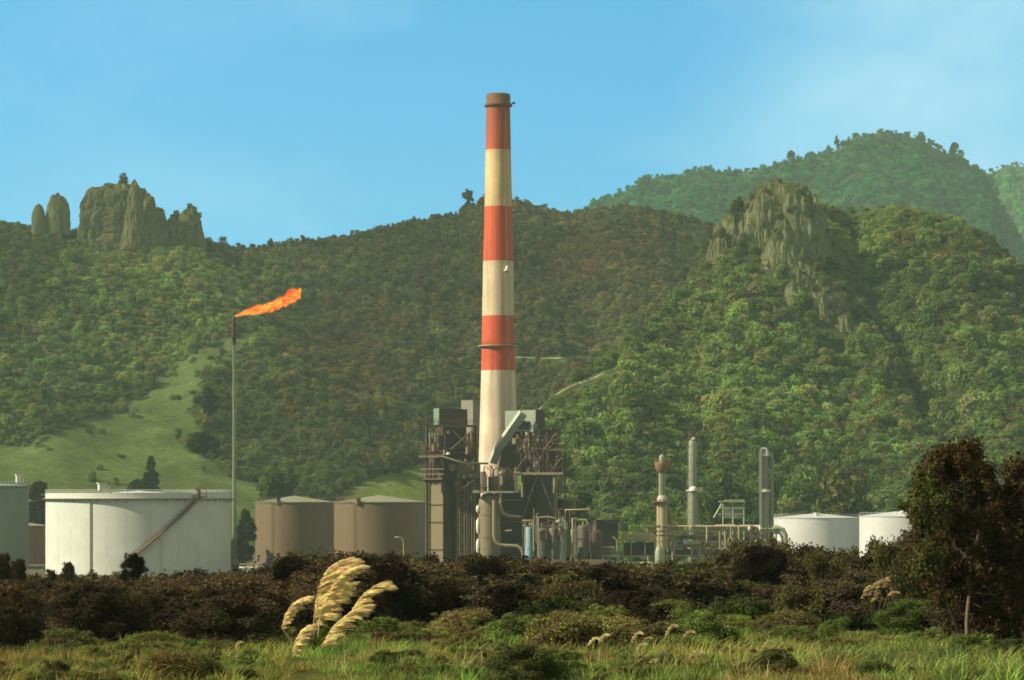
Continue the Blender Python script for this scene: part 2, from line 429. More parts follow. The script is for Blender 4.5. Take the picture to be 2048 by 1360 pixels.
crestC = [(900, 560), (1100, 440), (1170, 407), (1190, 397), (1260, 372), (1280, 350), (1340, 343), (1400, 328), (1480, 335), (1570, 315), (1640, 300), (1680, 285), (1700, 265), (1740, 256), (1770, 249), (1830, 262),
          (1890, 290), (1920, 306), (1960, 328), (1985, 362), (2015, 425), (2060, 495), (2150, 570), (2300, 640), (2600, 720)]
C = Hill(980, 2450, 160, crestC, [(900, 1700), (2600, 1750)], [(900, 2250), (1770, 2350), (2600, 2350)], 33, 26, (.75, 1.5), lower=9, nt=70)
crestD = [(1500, 640), (1700, 520), (1850, 440), (1930, 372), (1975, 338), (2010, 322), (2048, 322), (2150, 296), (2300, 310), (2600, 420), (2900, 600)]
D = Hill(1600, 2800, 110, crestD, [(1500, 2500), (2900, 2500)], [(1500, 3100), (2900, 3100)], 47, 30, (.75, 1.5), lower=5, nt=60)

pasture = [(-400, 900), (-100, 890), (40, 886), (80, 882), (92, 856), (160, 838), (250, 803), (290, 772), (330, 742), (380, 702), (440, 678), (480, 664), (505, 672), (470, 700), (412, 755), (396, 800), (392, 850), (430, 862), (434, 880), (372, 888),
           (374, 902), (420, 918), (440, 950), (520, 968), (540, 1010), (540, 1130), (-400, 1130)]
knoll = [(670, 1000), (690, 978), (740, 958), (800, 938), (850, 924), (910, 915), (960, 1000), (960, 1130), (670, 1130)]
scar = [(1040, 822), (1075, 806), (1150, 772), (1235, 732), (1240, 740), (1160, 783), (1085, 822), (1060, 832)]
terrace = [(1036, 713), (1165, 715), (1165, 720), (1036, 719)]
def mat_hill(name):
    m, nt, out = nodes(name)
    a = N(nt, 'ShaderNodeAttribute', attribute_name='cover'); g = N(nt, 'ShaderNodeNewGeometry')
    n1 = noise(nt, .5, 6, .7, g.outputs['Position']); n2 = noise(nt, .06, 5, .6, g.outputs['Position'])
    v = mixc(nt, 1.0, ramp(nt, n1, [(.3, (.62, .62, .62)), (.7, (1.3, 1.3, 1.3))]), ramp(nt, n2, [(.35, (.78, .70, .7)), (.65, (1.15, 1.2, 1.1))]), 'MULTIPLY')
    c = mixc(nt, 1.0, a.outputs['Color'], v, 'MULTIPLY')
    bump = N(nt, 'ShaderNodeBump', Strength=.6, Distance=.8); nt.links.new(n1, bump.inputs['Height'])
    b = N(nt, 'ShaderNodeBsdfDiffuse', Roughness=.9); nt.links.new(c, b.inputs[0]); nt.links.new(bump.outputs[0], b.inputs['Normal']); nt.links.new(b.outputs[0], out.inputs[0])
    return m
MH = mat_hill('hill_cover')
GRASS, UNDER, TRACK = np.array([.100, .138, .044]), np.array([.060, .075, .028]), np.array([.30, .27, .10])
def wob(u, v, X, Y, k=9): return u + k * fbm(X / 9, Y / 9, seed=71, oct=3), v + k * .7 * fbm(X / 9, Y / 9, seed=72, oct=3)
def coverA(u, v, X, Y):
    c = np.tile(UNDER, (len(u), 1)); uu, vv = wob(u, v, X, Y)
    c[inpoly(uu, vv, pasture)] = GRASS; c *= (1 + .28 * fbm(X / 14, Y / 22, seed=73, oct=3))[:, None]; c[inpoly(uu, vv, knoll)] = GRASS * np.array([1.35, 1.2, .9])
    return c
def coverB(u, v, X, Y):
    c = np.tile(UNDER * np.array([1, 1.1, 1]), (len(u), 1))
    return c
A.mesh('hill', MH, coverA); B.mesh('spur_hill', MH, coverB)
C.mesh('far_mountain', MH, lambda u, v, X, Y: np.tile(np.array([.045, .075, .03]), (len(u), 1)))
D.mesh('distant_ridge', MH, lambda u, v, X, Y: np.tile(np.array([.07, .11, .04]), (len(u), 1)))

# ================================================================== forest on the hills
ML = mat_leaf('forest_leaf', 'tint', .28, .22, .12)
crowns = [crown_mesh('forest_crown', 100 + i, ML, nl=11 + i, per=75, leaf=.125, tall=[.9, 1.05, .8, 1.25, .75, 1.5][i]) for i in range(6)]
PAL = np.array([[.178, .250, .076], [.138, .200, .062], [.225, .285, .084], [.205, .220, .080], [.105, .145, .052], [.245, .240, .084]])
def tints(n, w, X, Y, seed, redfn=None):
    w = np.asarray(w, float); k = rng.choice(len(PAL), n, p=w / w.sum())
    c = PAL[k] * (1 + .18 * rng.normal(size=(n, 1)))
    b = fbm(X / 60, Y / 60, seed=seed, oct=3)[:, None]
    return np.clip(c * (1 + .6 * b), .01, .4)
def forest(name, hill, n, rmin, rmax, label, keep, seed, w, post=None, tmax=1.03, shrink=None):
    U, T, X, Y, Z, V = hill.sample(n, tmax)
    ok = keep(U, V, T, X, Y, Z) & (Z > .3)
    U, T, X, Y, Z, V = [a[ok] for a in (U, T, X, Y, Z, V)]
    m = len(U); s = rng.uniform(rmin, rmax, m) * (1 + .35 * np.clip(fbm(X / 35, Y / 35, seed=seed + 3, oct=2), -.8, 1))
    s *= np.exp(.24 * rng.normal(size=m)); s = np.clip(s, rmin * .5, rmax * 1.7)
    s *= np.where(T > .94, .62, 1)
    if shrink: s = s * shrink(U, V)
    sv = np.stack([s, s, s * rng.uniform(.7, 1.15, m)], 1)
    c = tints(m, w, X, Y, seed)
    if post: c = post(c, U, V, X, Y)
    return scatter(name, np.stack([X, Y, Z - .15 * s], 1), sv, rng.random(m) * 6.28, rng.integers(0, len(crowns), m), c, crowns, label)
def keepA(U, V, T, X, Y, Z):
    uu, vv = wob(U, V, X, Y, 12)
    bare = inpoly(uu, vv, pasture) | inpoly(uu, vv, knoll)
    scat = rng.random(len(U)) < .004
    edge = inpoly(uu + 14, vv + 10, pasture) & inpoly(uu - 14, vv - 10, pasture); scat |= ~edge & (rng.random(len(U)) < .22)
    cut = (U > 1015) & (U < 1178) & (V > 712) & (V < 727)
    return (~bare | (scat & (U < 470))) & ~cut
def postA(c, U, V, X, Y):
    red = np.exp(-((U - 680) / 130) ** 2 - ((V - 730) / 90) ** 2) + .8 * np.exp(-((U - 1200) / 140) ** 2 - ((V - 540) / 100) ** 2)
    red = np.clip(red * (.55 + 1.1 * fbm(X / 14, Y / 14, seed=81, oct=3)), 0, 1)[:, None]
    c = c * (1 - red * .65) + np.array([.22, .12, .05]) * red * .65
    dull = np.clip((U - 480) / 300, 0, 1)[:, None]      # the middle slope carries browner scrub
    return c * (1 - dull * np.array([.10, .30, .16]))
forest('forest', A, 40000, 1.25, 2.4, 'dense native forest covering the long ridge behind the refinery', keepA, 200, [3, 3, 1.6, 1.6, 2, .7], postA)
cliff = [(1415, 535), (1436, 450), (1500, 392), (1620, 378), (1648, 470), (1644, 540), (1705, 600), (1728, 700), (1665, 728), (1600, 668), (1550, 610), (1480, 560)]
def keepB(U, V, T, X, Y, Z):
    uu, vv = wob(U, V, X, Y, 16)
    ln = lerp(U, [(1040, 822), (1080, 803), (1150, 771), (1238, 733)]); swath = (U > 1035) & (U < 1242) & (V > ln - 6) & (V < ln + 16)
    return (~inpoly(uu, vv, cliff) | (rng.random(len(U)) < .16)) & ~swath
def postB(c, U, V, X, Y):
    f = np.clip((V - 560) / 250, 0, 1)[:, None]
    return c * (1 + f * np.array([-.02, .05, .0]))
forest('spur_forest', B, 15000, 1.5, 3.5, 'bushy green forest covering the rocky spur', keepB, 300, [3, 2, 2.4, 1.2, 1.2, 1.2], postB, shrink=lambda U, V: np.where((U > 1030) & (U < 1250) & (V > lerp(U, [(1040, 822), (1080, 803), (1150, 771), (1238, 733)]) - 8) & (V < lerp(U, [(1040, 822), (1080, 803), (1150, 771), (1238, 733)]) + 70), .34, 1.0))
forest('mountain_forest', C, 12000, 2.6, 4.6, 'hazy blue-green forest covering the far peak', lambda U, V, T, X, Y, Z: np.ones(len(U), bool), 400, [3, 3, .5, .2, 2, .1], lambda c, U, V, X, Y: c * np.array([.38, 1.0, 1.25]))  # leaf tint pushed blue-green, painting in part of the haze
forest('ridge_forest', D, 7000, 3, 5.5, 'pale hazy forest covering the most distant ridge', lambda U, V, T, X, Y, Z: np.ones(len(U), bool), 500, [3, 2, 1.5, .1, .6, .1], lambda c, U, V, X, Y: c * np.array([.60, 1.3, 1.35]))  # paler tint paints distance haze into the leaves

# tracks cleared through the bush on the spur: strips lying on the slope
def strip(name, hill, pts, wdt, col, label):
    """a cleared track: sits a little proud of the hill along a line given as (u, v) on the slope"""
    tt = np.linspace(0.02, .99, 400); L = []
    for u, v in pts:
        X, Y, Z = hill.at(np.full(400, u), tt); vv = 1000 - (Z - EYE) / Y * F
        k = int(np.argmin(np.abs(vv - v))); L.append((X[k], Y[k], Z[k]))
    L = np.array(L); ps = np.linspace(0, len(L) - 1, 40)
    q = np.stack([np.interp(ps, range(len(L)), L[:, i]) for i in range(3)], 1)
    q[:, 2] += .15 + .15 * fbm(ps * 2, ps * 0, seed=4)
    mb = MB(); wd = wdt * (1 + .7 * fbm(ps * .8, ps * 0 + 3, seed=6))
    vs = []
    for p, ww in zip(q, wd):
        vs += [(p[0], p[1] - .3, p[2] - ww * .5), (p[0], p[1] + .5, p[2] + ww * .5), (p[0], p[1] + 2.5, p[2] + ww * .5 - 1.5), (p[0], p[1] + 2.5, p[2] - 3)]
    fs = [(i * 4 + k, i * 4 + 4 + k, i * 4 + 5 + k, i * 4 + 1 + k) for i in range(len(q) - 1) for k in range(3)]
    mb.add(vs, fs, 0, True)
    ob = mb.build(name, mat_metal(name, col, .9, 0, .35, (.10, .11, .03), .4, False)); tag(ob, label, None, None, 'structure'); return ob
strip('hillside_track', B, [(1040, 824), (1080, 805), (1120, 787), (1160, 768), (1200, 752), (1238, 735)], 1.0, (.22, .215, .085), 'bare yellow track climbing the spur behind the chimney')
strip('hillside_terrace', A, [(1020, 716), (1080, 716), (1120, 717), (1166, 718)], .55, (.17, .23, .11), 'thin level pale terrace on the ridge behind the chimney')
# ================================================================== rock
def mat_rock(name, a, b, c):
    m, nt, out = nodes(name)
    g = N(nt, 'ShaderNodeNewGeometry'); mp = N(nt, 'ShaderNodeMapping'); nt.links.new(g.outputs['Position'], mp.inputs[0]); mp.inputs['Scale'].default_value = (1, 1, .22)
    n1 = noise(nt, .35, 7, .68, mp.outputs[0], .4); n2 = noise(nt, .22, 5, .6, g.outputs['Position'])
    col = ramp(nt, n1, [(.3, a), (.52, b), (.75, c)])
    sp = N(nt, 'ShaderNodeSeparateXYZ'); nt.links.new(g.outputs['Normal'], sp.inputs[0])
    ad = N(nt, 'ShaderNodeMath', operation='MULTIPLY_ADD'); nt.links.new(sp.outputs['Z'], ad.inputs[0]); ad.inputs[1].default_value = .7; nt.links.new(n2, ad.inputs[2])
    veg = ramp(nt, ad.outputs[0], [(.56, (0,)), (.80, (1,))])
    col = mixc(nt, veg, col, (.11, .125, .038))
    bump = N(nt, 'ShaderNodeBump', Strength=.8, Distance=1.2); nt.links.new(n1, bump.inputs['Height'])
    d = N(nt, 'ShaderNodeBsdfDiffuse', Roughness=.9); nt.links.new(col, d.inputs[0]); nt.links.new(bump.outputs[0], d.inputs['Normal']); nt.links.new(d.outputs[0], out.inputs[0])
    return m
MR = mat_rock('green_lichen_rock', (.10, .10, .045), (.18, .18, .08), (.26, .25, .12))
MRC = mat_rock('grey_cliff_rock', (.125, .135, .065), (.23, .245, .125), (.35, .355, .20))
def rock(name, u, vtop, vbot, Y, prof, w, dep=.8, flutes=9, famp=.14, seed=1, mat=None, label='', cat='rock', lean=0.0, nz=46, na=96, rough=.10, power=2.0, group=None, block=.13, into=None):
    """fluted volcanic plug: prof = [(height 0..1, half-width 0..1)]; w = half width in photo pixels at distance Y"""
    rx = w / F * Y; zt, zb = PZ(vtop, Y), PZ(vbot, Y); x0 = PX(u, Y)
    hh = np.concatenate([np.linspace(0, .93, nz - 8), .93 + .07 * np.sin(np.linspace(0, np.pi / 2, 9))[1:]])
    an = np.arange(na) * 2 * np.pi / na; H, An = np.meshgrid(hh, an, indexing='ij')
    rr = lerp(H, prof)
    ca, sa = np.cos(An), np.sin(An); e = 2 / power
    bx, by = np.sign(ca) * np.abs(ca) ** e, np.sign(sa) * np.abs(sa) ** e
    wv = An * flutes / 6.2832 + .9 * fbm(ca * 2 + seed, sa * 2, H * 1.5, seed=seed, oct=3)
    fl = 1 - 2.6 * np.abs(wv - np.round(wv)) + .8 * fbm(ca * flutes * .8 + seed, sa * flutes * .8, H * 2.2, seed=seed + 7, oct=3)
    cw = max(rx * .16, 1.6)
    c1, e1 = worley(rx * rr * bx / cw + seed, rx * dep * rr * by / cw, (zt - zb) * H / (cw * 3.2), seed)
    c2, e2 = worley(rx * rr * bx / cw * 2.3 + seed, rx * dep * rr * by / cw * 2.3, (zt - zb) * H / (cw * 4.5), seed + 5)
    blk = .55 * c1 * np.clip(e1 * 4, 0, 1) + .3 * c2 - .5 * np.exp(-(e1 / .06) ** 2) - .25 * np.exp(-(e2 / .07) ** 2)
    k = 1 + block * blk * np.clip((1 - H) * 4, .2, 1) + famp * fl * np.clip(H * 2 + .2, 0, 1) * np.clip((1 - H) * 3, .35, 1) + rough * fbm(bx * 3 + seed, by * 3, H * 7, seed=seed + 2, oct=4)
    Xs = x0 + lean * rx * H + rx * rr * bx * k; Ys = Y + rx * dep * rr * by * k
    Zs = zb + (zt - zb) * H + (zt - zb) * (.03 * fbm(bx * 4, by * 4, H * 3, seed=seed + 5) + .045 * c1 * np.clip((H - .5) * 3, 0, 1)) * np.clip(H * 3, 0, 1)
    V = np.stack([Xs, Ys, Zs], -1).reshape(-1, 3)
    F4 = [(i * na + j, i * na + (j + 1) % na, (i + 1) * na + (j + 1) % na, (i + 1) * na + j) for i in range(len(hh) - 1) for j in range(na)]
    top = V[-na:].mean(0); V = np.vstack([V, top]); ti = len(V) - 1
    mb = into if into is not None else MB(); mb.add(V, F4 + [((len(hh) - 1) * na + j, (len(hh) - 1) * na + (j + 1) % na, ti) for j in range(na)], 0, na < 250 and False)
    if into is not None: return
    ob = mb.build(name, mat or MR, None, (x0, Y, zb)); tag(ob, label, cat, group); return ob
round_p = [(0, 1.0), (.4, 1.0), (.55, .97), (.66, .91), (.76, .81), (.85, .67), (.92, .50), (.97, .31), (1, .05)]
block_p = [(0, 1.12), (.2, 1.05), (.5, .97), (.8, .9), (.93, .78), (1, .15)]
YA = 1128
rock('rock_pinnacle', 116, 388, 470, YA, round_p, 24, .8, 5, .03, 3, None, 'tall rounded rock pinnacle standing alone on the ridge', 'rock', -.02, rough=.06, block=.04)
rock('rock_pinnacle', 77, 410, 470, YA - 2, round_p, 14, .8, 5, .04, 4, None, 'small stubby rock beside the tall rounded pinnacle', 'rock', rough=.08, block=.05)
rock('rock_bluff', 232, 372, 502, YA, [(0, 1.1), (.3, 1.02), (.6, .97), (.85, .9), (.93, .84), (1, .2)], 65, .6, 8, .11, 8, None, 'broad flat-topped rock bluff with deep vertical gullies on the ridge', 'rock', .0, power=3.4)
rock('rock_spire', 270, 362, 500, YA - 11, [(0, 2.2), (.4, 1.6), (.7, 1.1), (.9, .9), (1, .1)], 13, .9, 4, .12, 9, None, 'narrow rock spire rising above the flat-topped bluff', 'rock')
rock('rock_spire', 298, 388, 505, YA - 6, [(0, 2.0), (.4, 1.6), (.7, 1.15), (.9, .8), (1, .1)], 13, .9, 4, .14, 12, None, 'thin rock finger stepping down beside the tall spire', 'rock')
rock('rock_spire', 316, 415, 505, YA - 4, [(0, 1.7), (.5, 1.3), (.9, .8), (1, .1)], 14, .9, 4, .12, 15, None, 'short rock buttress at the low end of the big bluff', 'rock')
rock('rock_bluff', 380, 418, 500, YA, [(0, 1.35), (.35, 1.1), (.65, .95), (.85, .8), (.95, .5), (1, .1)], 24, .8, 5, .10, 21, None, 'square knob of rock with a rounded top nearest the saddle', 'rock')
rock('rock_bluff', 350, 428, 500, YA + 2, [(0, 1.4), (.5, 1.0), (.85, .75), (1, .1)], 20, .8, 5, .08, 22, None, 'lower rock shoulder joined to the square knob', 'rock')
dome_p = [(0, 1.10), (.3, 1.05), (.5, 1.0), (.66, .93), (.80, .80), (.90, .60), (.96, .40), (1, .08)]
but_p = [(0, 1.25), (.3, 1.15), (.6, .95), (.85, .66), (.95, .4), (1, .06)]
mb = MB()
for i, (u, vt, vb, Y, pr_, w_, dp, nz_, na_) in enumerate(((1556, 368, 640, 934, dome_p, 104, .5, 110, 300), (1475, 424, 640, 928, but_p, 62, .6, 80, 170), (1520, 392, 650, 922, but_p, 46, .6, 90, 140), (1590, 382, 660, 922, but_p, 44, .6, 90, 140), (1628, 400, 660, 924, but_p, 34, .7, 80, 120), (1440, 470, 640, 924, but_p, 36, .6, 60, 110), (1560, 440, 690, 912, but_p, 40, .6, 90, 130))):
    rock('rock_cliff', u, vt, vb, Y, pr_, w_, dp, 9, .10, 131 + i * 3, None, '', '', .05, nz_, na_, .16, into=mb, block=.12)
tag(mb.build('rock_cliff', MRC, None, P(1548, 640, 930)), 'broad grey crag of jagged fluted rock standing out of the spur', 'cliff')
mb = MB()
for i, (u, vt, vb, Y, w_) in enumerate(((1612, 520, 740, 900, 40), (1655, 560, 760, 888, 44), (1590, 566, 740, 890, 30), (1690, 622, 770, 884, 26))):
    rock('rock_cliff', u, vt, vb, Y, but_p, w_, .6, 8, .12, 171 + i * 3, None, '', '', -.1, 80, 130, .2, into=mb, block=.14)
tag(mb.build('rock_cliff', MRC, None, P(1650, 740, 888)), 'lower cracked run of grey rock below the big crag', 'cliff')
def on_rock(ob, n, seed):
    r = np.random.default_rng(seed); me = ob.data; nv = len(me.vertices); co = np.empty(nv * 3, np.float32); me.vertices.foreach_get('co', co); co = co.reshape(-1, 3) + np.array(ob.location)
    no = np.empty(nv * 3, np.float32); me.vertex_normals.foreach_get('vector', no); no = no.reshape(-1, 3)
    w_ = np.clip(no[:, 2] + .25, 0, 1) * (no[:, 1] < .3) * (fbm(co[:, 0] / 5, co[:, 2] / 7, co[:, 1] / 5, seed=seed, oct=2) > -.05) + 1e-9
    return co[r.choice(nv, n, p=w_ / w_.sum())]
pts = np.vstack([on_rock(o, n, 7 + i) for i, (o, n) in enumerate([(o, 420 if 'broad grey' in o['label'] else 150) for o in bpy.data.objects if o.name.startswith('rock_cliff')] + [(o, 16) for o in bpy.data.objects if o.name.startswith('rock_bluff')])])
n = len(pts); scatter('crag_shrubs', pts, np.exp(.3 * rng.normal(size=n)) * .95, rng.random(n) * 6.28, rng.integers(0, 6, n), tints(n, [2, 2, 2, 1.5, 1, 1], pts[:, 0], pts[:, 1], 9), crowns, 'low shrubs and ferns clinging to the ledges of the crags')
# ================================================================== air
m, nt, out = nodes('haze')
pv = N(nt, 'ShaderNodeVolumePrincipled', Density=1.12e-4, Anisotropy=.2); pv.inputs['Color'].default_value = (.70, .98, .80, 1)
nt.links.new(pv.outputs[0], out.inputs['Volume'])
hz = MB().box((0, 1790, 197), (3100, 4080, 398)).build('haze', m); tag(hz, kind='stuff')
# ================================================================== paints and metals
M_WHITE = mat_metal('aged_white_paint', (.50, .54, .48), .55, 0, .25, (.34, .30, .2), .25)
M_WHITE2 = mat_metal('clean_white_paint', (.50, .52, .50), .5, 0, .06, (.4, .38, .33), .2)
M_GREYGREEN = mat_metal('grey_green_paint', (.17, .20, .145), .6, 0, .12, (.12, .12, .08), .3)
M_BROWN = mat_metal('brown_tank_paint', (.125, .085, .040), .6, 0, .4, (.14, .085, .05), .3)
M_BROWNROOF = mat_metal('pale_tank_roof', (.19, .18, .095), .6, 0, .2, (.2, .14, .08), .4, False)
M_RUST = mat_metal('rusty_steel', (.17, .105, .065), .8, 0, .5, (.09, .045, .028), .6)
M_DARK = mat_metal('sooty_and_shade_steel', (.036, .016, .010), .75, 0, .4, (.05, .027, .018), .7)
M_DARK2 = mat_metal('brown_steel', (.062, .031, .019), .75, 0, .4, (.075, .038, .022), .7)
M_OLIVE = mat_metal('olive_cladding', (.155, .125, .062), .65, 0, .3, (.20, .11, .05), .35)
M_TEAL = mat_metal('pale_teal_cladding', (.20, .24, .175), .6, 0, .2, (.22, .2, .12), .5)
M_PALE = mat_metal('pale_steel', (.34, .31, .18), .6, 0, .25, (.25, .15, .08), .6)
M_BLUE = mat_metal('blue_drum_paint', (.16, .30, .33), .5, 0, .12, (.2, .16, .1), .5)
M_GREYDRUM = mat_metal('grey_drum_paint', (.085, .078, .055), .6, 0, .3, (.09, .055, .035), .5)
M_COLUMN = mat_metal('column_cladding', (.21, .235, .135), .5, 0, .22, (.22, .15, .07), .5)
M_COLBRIGHT = mat_metal('bright_cladding', (.60, .60, .50), .45, 0, .1, (.4, .35, .25), .5)
M_BEIGE = mat_metal('beige_sheet', (.36, .32, .16), .6, 0, .25, (.35, .22, .1), .5)
M_PIPE = mat_metal('pipe_lagging', (.26, .225, .125), .5, 0, .35, (.3, .15, .07), .8)
M_PGREEN = mat_metal('pale_green_pipe', (.24, .28, .16), .5, 0, .25, (.25, .2, .12), .8)

def rail(mb, pts, h=1.1, posts=True, r=.045, mat=0, step=1.6):
    """hand-rail along a line of deck points"""
    for z in (h, h * .55):
        mb.tube([(x, y, zz + z) for x, y, zz in pts], r, 5, mat)
    if posts:
        for a, b in zip(pts[:-1], pts[1:]):
            L = math.dist(a, b); k = max(1, int(L / step))
            for i in range(k + 1):
                t = i / k; p = [a[j] + (b[j] - a[j]) * t for j in range(3)]
                mb.tube([p, (p[0], p[1], p[2] + h)], r, 5, mat)
def circ(cx, cy, z, r, n=24, a0=0, a1=2 * math.pi):
    return [(cx + r * math.cos(a0 + (a1 - a0) * i / n), cy + r * math.sin(a0 + (a1 - a0) * i / n), z) for i in range(n + 1)]
S2 = math.sqrt(.5)
def corner_box(mb, xl, xc, xr, vt, vb, Y, mat=0, bev=0.0):
    """plan-square block turned 45 degrees: near corner at photo column xc, its two visible faces reaching xl and xr"""
    k = Y / F; w1, w2 = (xc - xl) * k / S2, (xr - xc) * k / S2
    cx, cy = PX(xc, Y), Y
    e1, e2 = (-S2, S2), (S2, S2)
    px = cx + e1[0] * w1 / 2 + e2[0] * w2 / 2; py = cy + e1[1] * w1 / 2 + e2[1] * w2 / 2
    zt, zb = PZ(vt, Y), max(PZ(vb, Y), 0)
    mb.box((px, py, (zt + zb) / 2), (w2, w1, zt - zb), R(45), mat, bev); return mb
def beam(mb, u0, u1, v, Y, h=.35, d=.35, mat=0, Y2=None):
    a, b = P(u0, v, Y), P(u1, v, Y2 or Y); L = math.hypot(b[0] - a[0], b[1] - a[1])
    mb.box(((a[0] + b[0]) / 2, (a[1] + b[1]) / 2, (a[2] + b[2]) / 2), (L, d, h), math.atan2(b[1] - a[1], b[0] - a[0]), mat)
def post(mb, u, vt, vb, Y, w=.35, mat=0):
    z0, z1 = max(PZ(vb, Y), 0), PZ(vt, Y); mb.box((PX(u, Y), Y, (z0 + z1) / 2), (w, w, z1 - z0), R(45), mat)
def ladder(mb, x, y, z0, z1, ang=-90, w=.5, r=.04, mat=0, cage=False):
    a = R(ang); tx, ty = -math.sin(a), math.cos(a); nx, ny = math.cos(a), math.sin(a)
    for s in (-1, 1): mb.tube([(x + tx * w / 2 * s, y + ty * w / 2 * s, z0), (x + tx * w / 2 * s, y + ty * w / 2 * s, z1)], r, 4, mat)
    z = z0 + .3
    while z < z1: mb.tube([(x - tx * w / 2, y - ty * w / 2, z), (x + tx * w / 2, y + ty * w / 2, z)], r * .7, 4, mat); z += .6
    if cage:
        z = z0 + 2.2
        while z < z1:
            mb.tube([(x + tx * .45 * math.cos(t) + nx * .7 * math.sin(t), y + ty * .45 * math.cos(t) + ny * .7 * math.sin(t), z) for t in np.linspace(0, math.pi, 8)], r * .7, 4, mat); z += 1.8
def part(mb, name, mat, t, label=None):
    o = mb.build(name, mat, t)
    if label: o['label'] = label
    return o

# ================================================================== chimney
Yc = 622.0; kx = Yc / F
def mat_chimney():
    m, nt, out = nodes('banded_chimney_paint')
    g = N(nt, 'ShaderNodeNewGeometry'); sp = N(nt, 'ShaderNodeSeparateXYZ'); nt.links.new(g.outputs['Position'], sp.inputs[0])
    mr = N(nt, 'ShaderNodeMapRange'); nt.links.new(sp.outputs['Z'], mr.inputs[0]); mr.inputs[1].default_value = 0; mr.inputs[2].default_value = 100
    wht, cream, red = (.60, .51, .37), (.57, .42, .21), (.52, .072, .012)
    r = N(nt, 'ShaderNodeValToRGB'); cr = r.color_ramp; cr.interpolation = 'CONSTANT'
    stops = [(0, wht), (PZ(745, Yc), red), (PZ(635, Yc), (.58, .48, .31)), (PZ(525, Yc), red), (PZ(414, Yc), cream), (PZ(302, Yc), (.45, .075, .016))]
    while len(cr.elements) < len(stops): cr.elements.new(.5)
    for e, (z, c) in zip(cr.elements, stops): e.position = z / 100; e.color = (*c, 1)
    nt.links.new(mr.outputs[0], r.inputs[0])
    mp = N(nt, 'ShaderNodeMapping'); nt.links.new(g.outputs['Position'], mp.inputs[0]); mp.inputs['Scale'].default_value = (1.5, 1.5, .05)
    n1 = noise(nt, .8, 5, .65, mp.outputs[0]); n2 = noise(nt, .15, 4, .6, g.outputs['Position'])
    v = mixc(nt, 1, ramp(nt, n1, [(.33, (.72, .67, .58)), (.62, (1.05, 1.05, 1.05))]), ramp(nt, n2, [(.35, (.82, .82, .80)), (.65, (1.04, 1.04, 1.04))]), 'MULTIPLY')
    c = mixc(nt, 1, r.outputs[0], v, 'MULTIPLY')
    # soot running down from the mouth
    so_ = ramp(nt, mr.outputs[0], [(.86, (0,)), (.985, (.62,))])
    sm = N(nt, 'ShaderNodeMath', operation='MULTIPLY'); nt.links.new(so_, sm.inputs[0]); nt.links.new(ramp(nt, n1, [(.3, (1,)), (.75, (.45,))]), sm.inputs[1])
    c = mixc(nt, sm.outputs[0], c, (.05, .032, .022))
    b = N(nt, 'ShaderNodeBsdfPrincipled', Roughness=.7); nt.links.new(c, b.inputs['Base Color']); nt.links.new(b.outputs[0], out.inputs[0]); return m
cx = PX(996.5, Yc)
chim = thing('chimney', 'tall tapering smokestack banded in orange-red and cream paint', 'chimney', (cx, Yc, 0))
rad = lambda v: lerp(v, [(188, 23.3), (215, 23.8), (415, 27.5), (525, 30.3), (635, 32.2), (745, 34.3), (940, 39.5), (1150, 44)]) * kx
vv = list(range(1145, 215, -15)) + [206]
mb = MB().lathe(cx, Yc, [(rad(1150), 0)] + [(rad(v), PZ(v, Yc)) for v in vv], 64); part(mb, 'shaft', mat_chimney(), chim)
zt = PZ(206, Yc)
mb = MB().lathe(cx, Yc, [(rad(206) + .02, zt - .9), (rad(206) + .42, zt - .75), (rad(206) + .42, zt - .25), (rad(200) + .1, zt), (rad(190) + .1, PZ(191, Yc)), (rad(190) - .1, PZ(188, Yc)), (rad(190) - .5, PZ(188, Yc)), (rad(190) - .5, PZ(205, Yc))], 48)
part(mb, 'mouth_ring', mat_metal('sooty_red_brown', (.13, .055, .028), .8, 0, .6, (.05, .03, .02), .6), chim)
mb = MB(); z = PZ(693, Yc); r0 = rad(693); mb.ring(cx, Yc, z, r0 + .02, r0 + .75, .16)
for a in range(12): t = a * math.pi / 6; mb.tube([(cx + (r0) * math.cos(t), Yc + r0 * math.sin(t), z - .6), (cx + (r0 + .7) * math.cos(t), Yc + (r0 + .7) * math.sin(t), z)], .05, 4)
gal = part(mb, 'gallery', M_PALE, chim)
mb = MB(); rail(mb, circ(cx, Yc, z + .16, r0 + .7, 24), .9, True, .03, 0, 1.2); part(mb, 'handrail', M_RUST, gal)
mb = MB(); a = R(-52)
for v0, v1 in zip(range(1100, 230, -40), range(1060, 190, -40)):
    for s in (-.25, .25):
        mb.tube([(cx + (rad(v0) + .25) * math.cos(a + s / rad(v0)), Yc + (rad(v0) + .25) * math.sin(a + s / rad(v0)), PZ(v0, Yc)), (cx + (rad(v1) + .25) * math.cos(a + s / rad(v1)), Yc + (rad(v1) + .25) * math.sin(a + s / rad(v1)), PZ(v1, Yc))], .035, 4)
    for i in range(7):
        v = v0 - 40 * i / 7; mb.tube([(cx + (rad(v) + .25) * math.cos(a - .25 / rad(v)), Yc + (rad(v) + .25) * math.sin(a - .25 / rad(v)), PZ(v, Yc)), (cx + (rad(v) + .25) * math.cos(a + .25 / rad(v)), Yc + (rad(v) + .25) * math.sin(a + .25 / rad(v)), PZ(v, Yc))], .022, 4)
part(mb, 'ladder', M_PALE, chim)
mb = MB(); aa = R(-58); r1 = rad(541)
p = (cx + r1 * math.cos(aa), Yc + r1 * math.sin(aa), PZ(543, Yc))
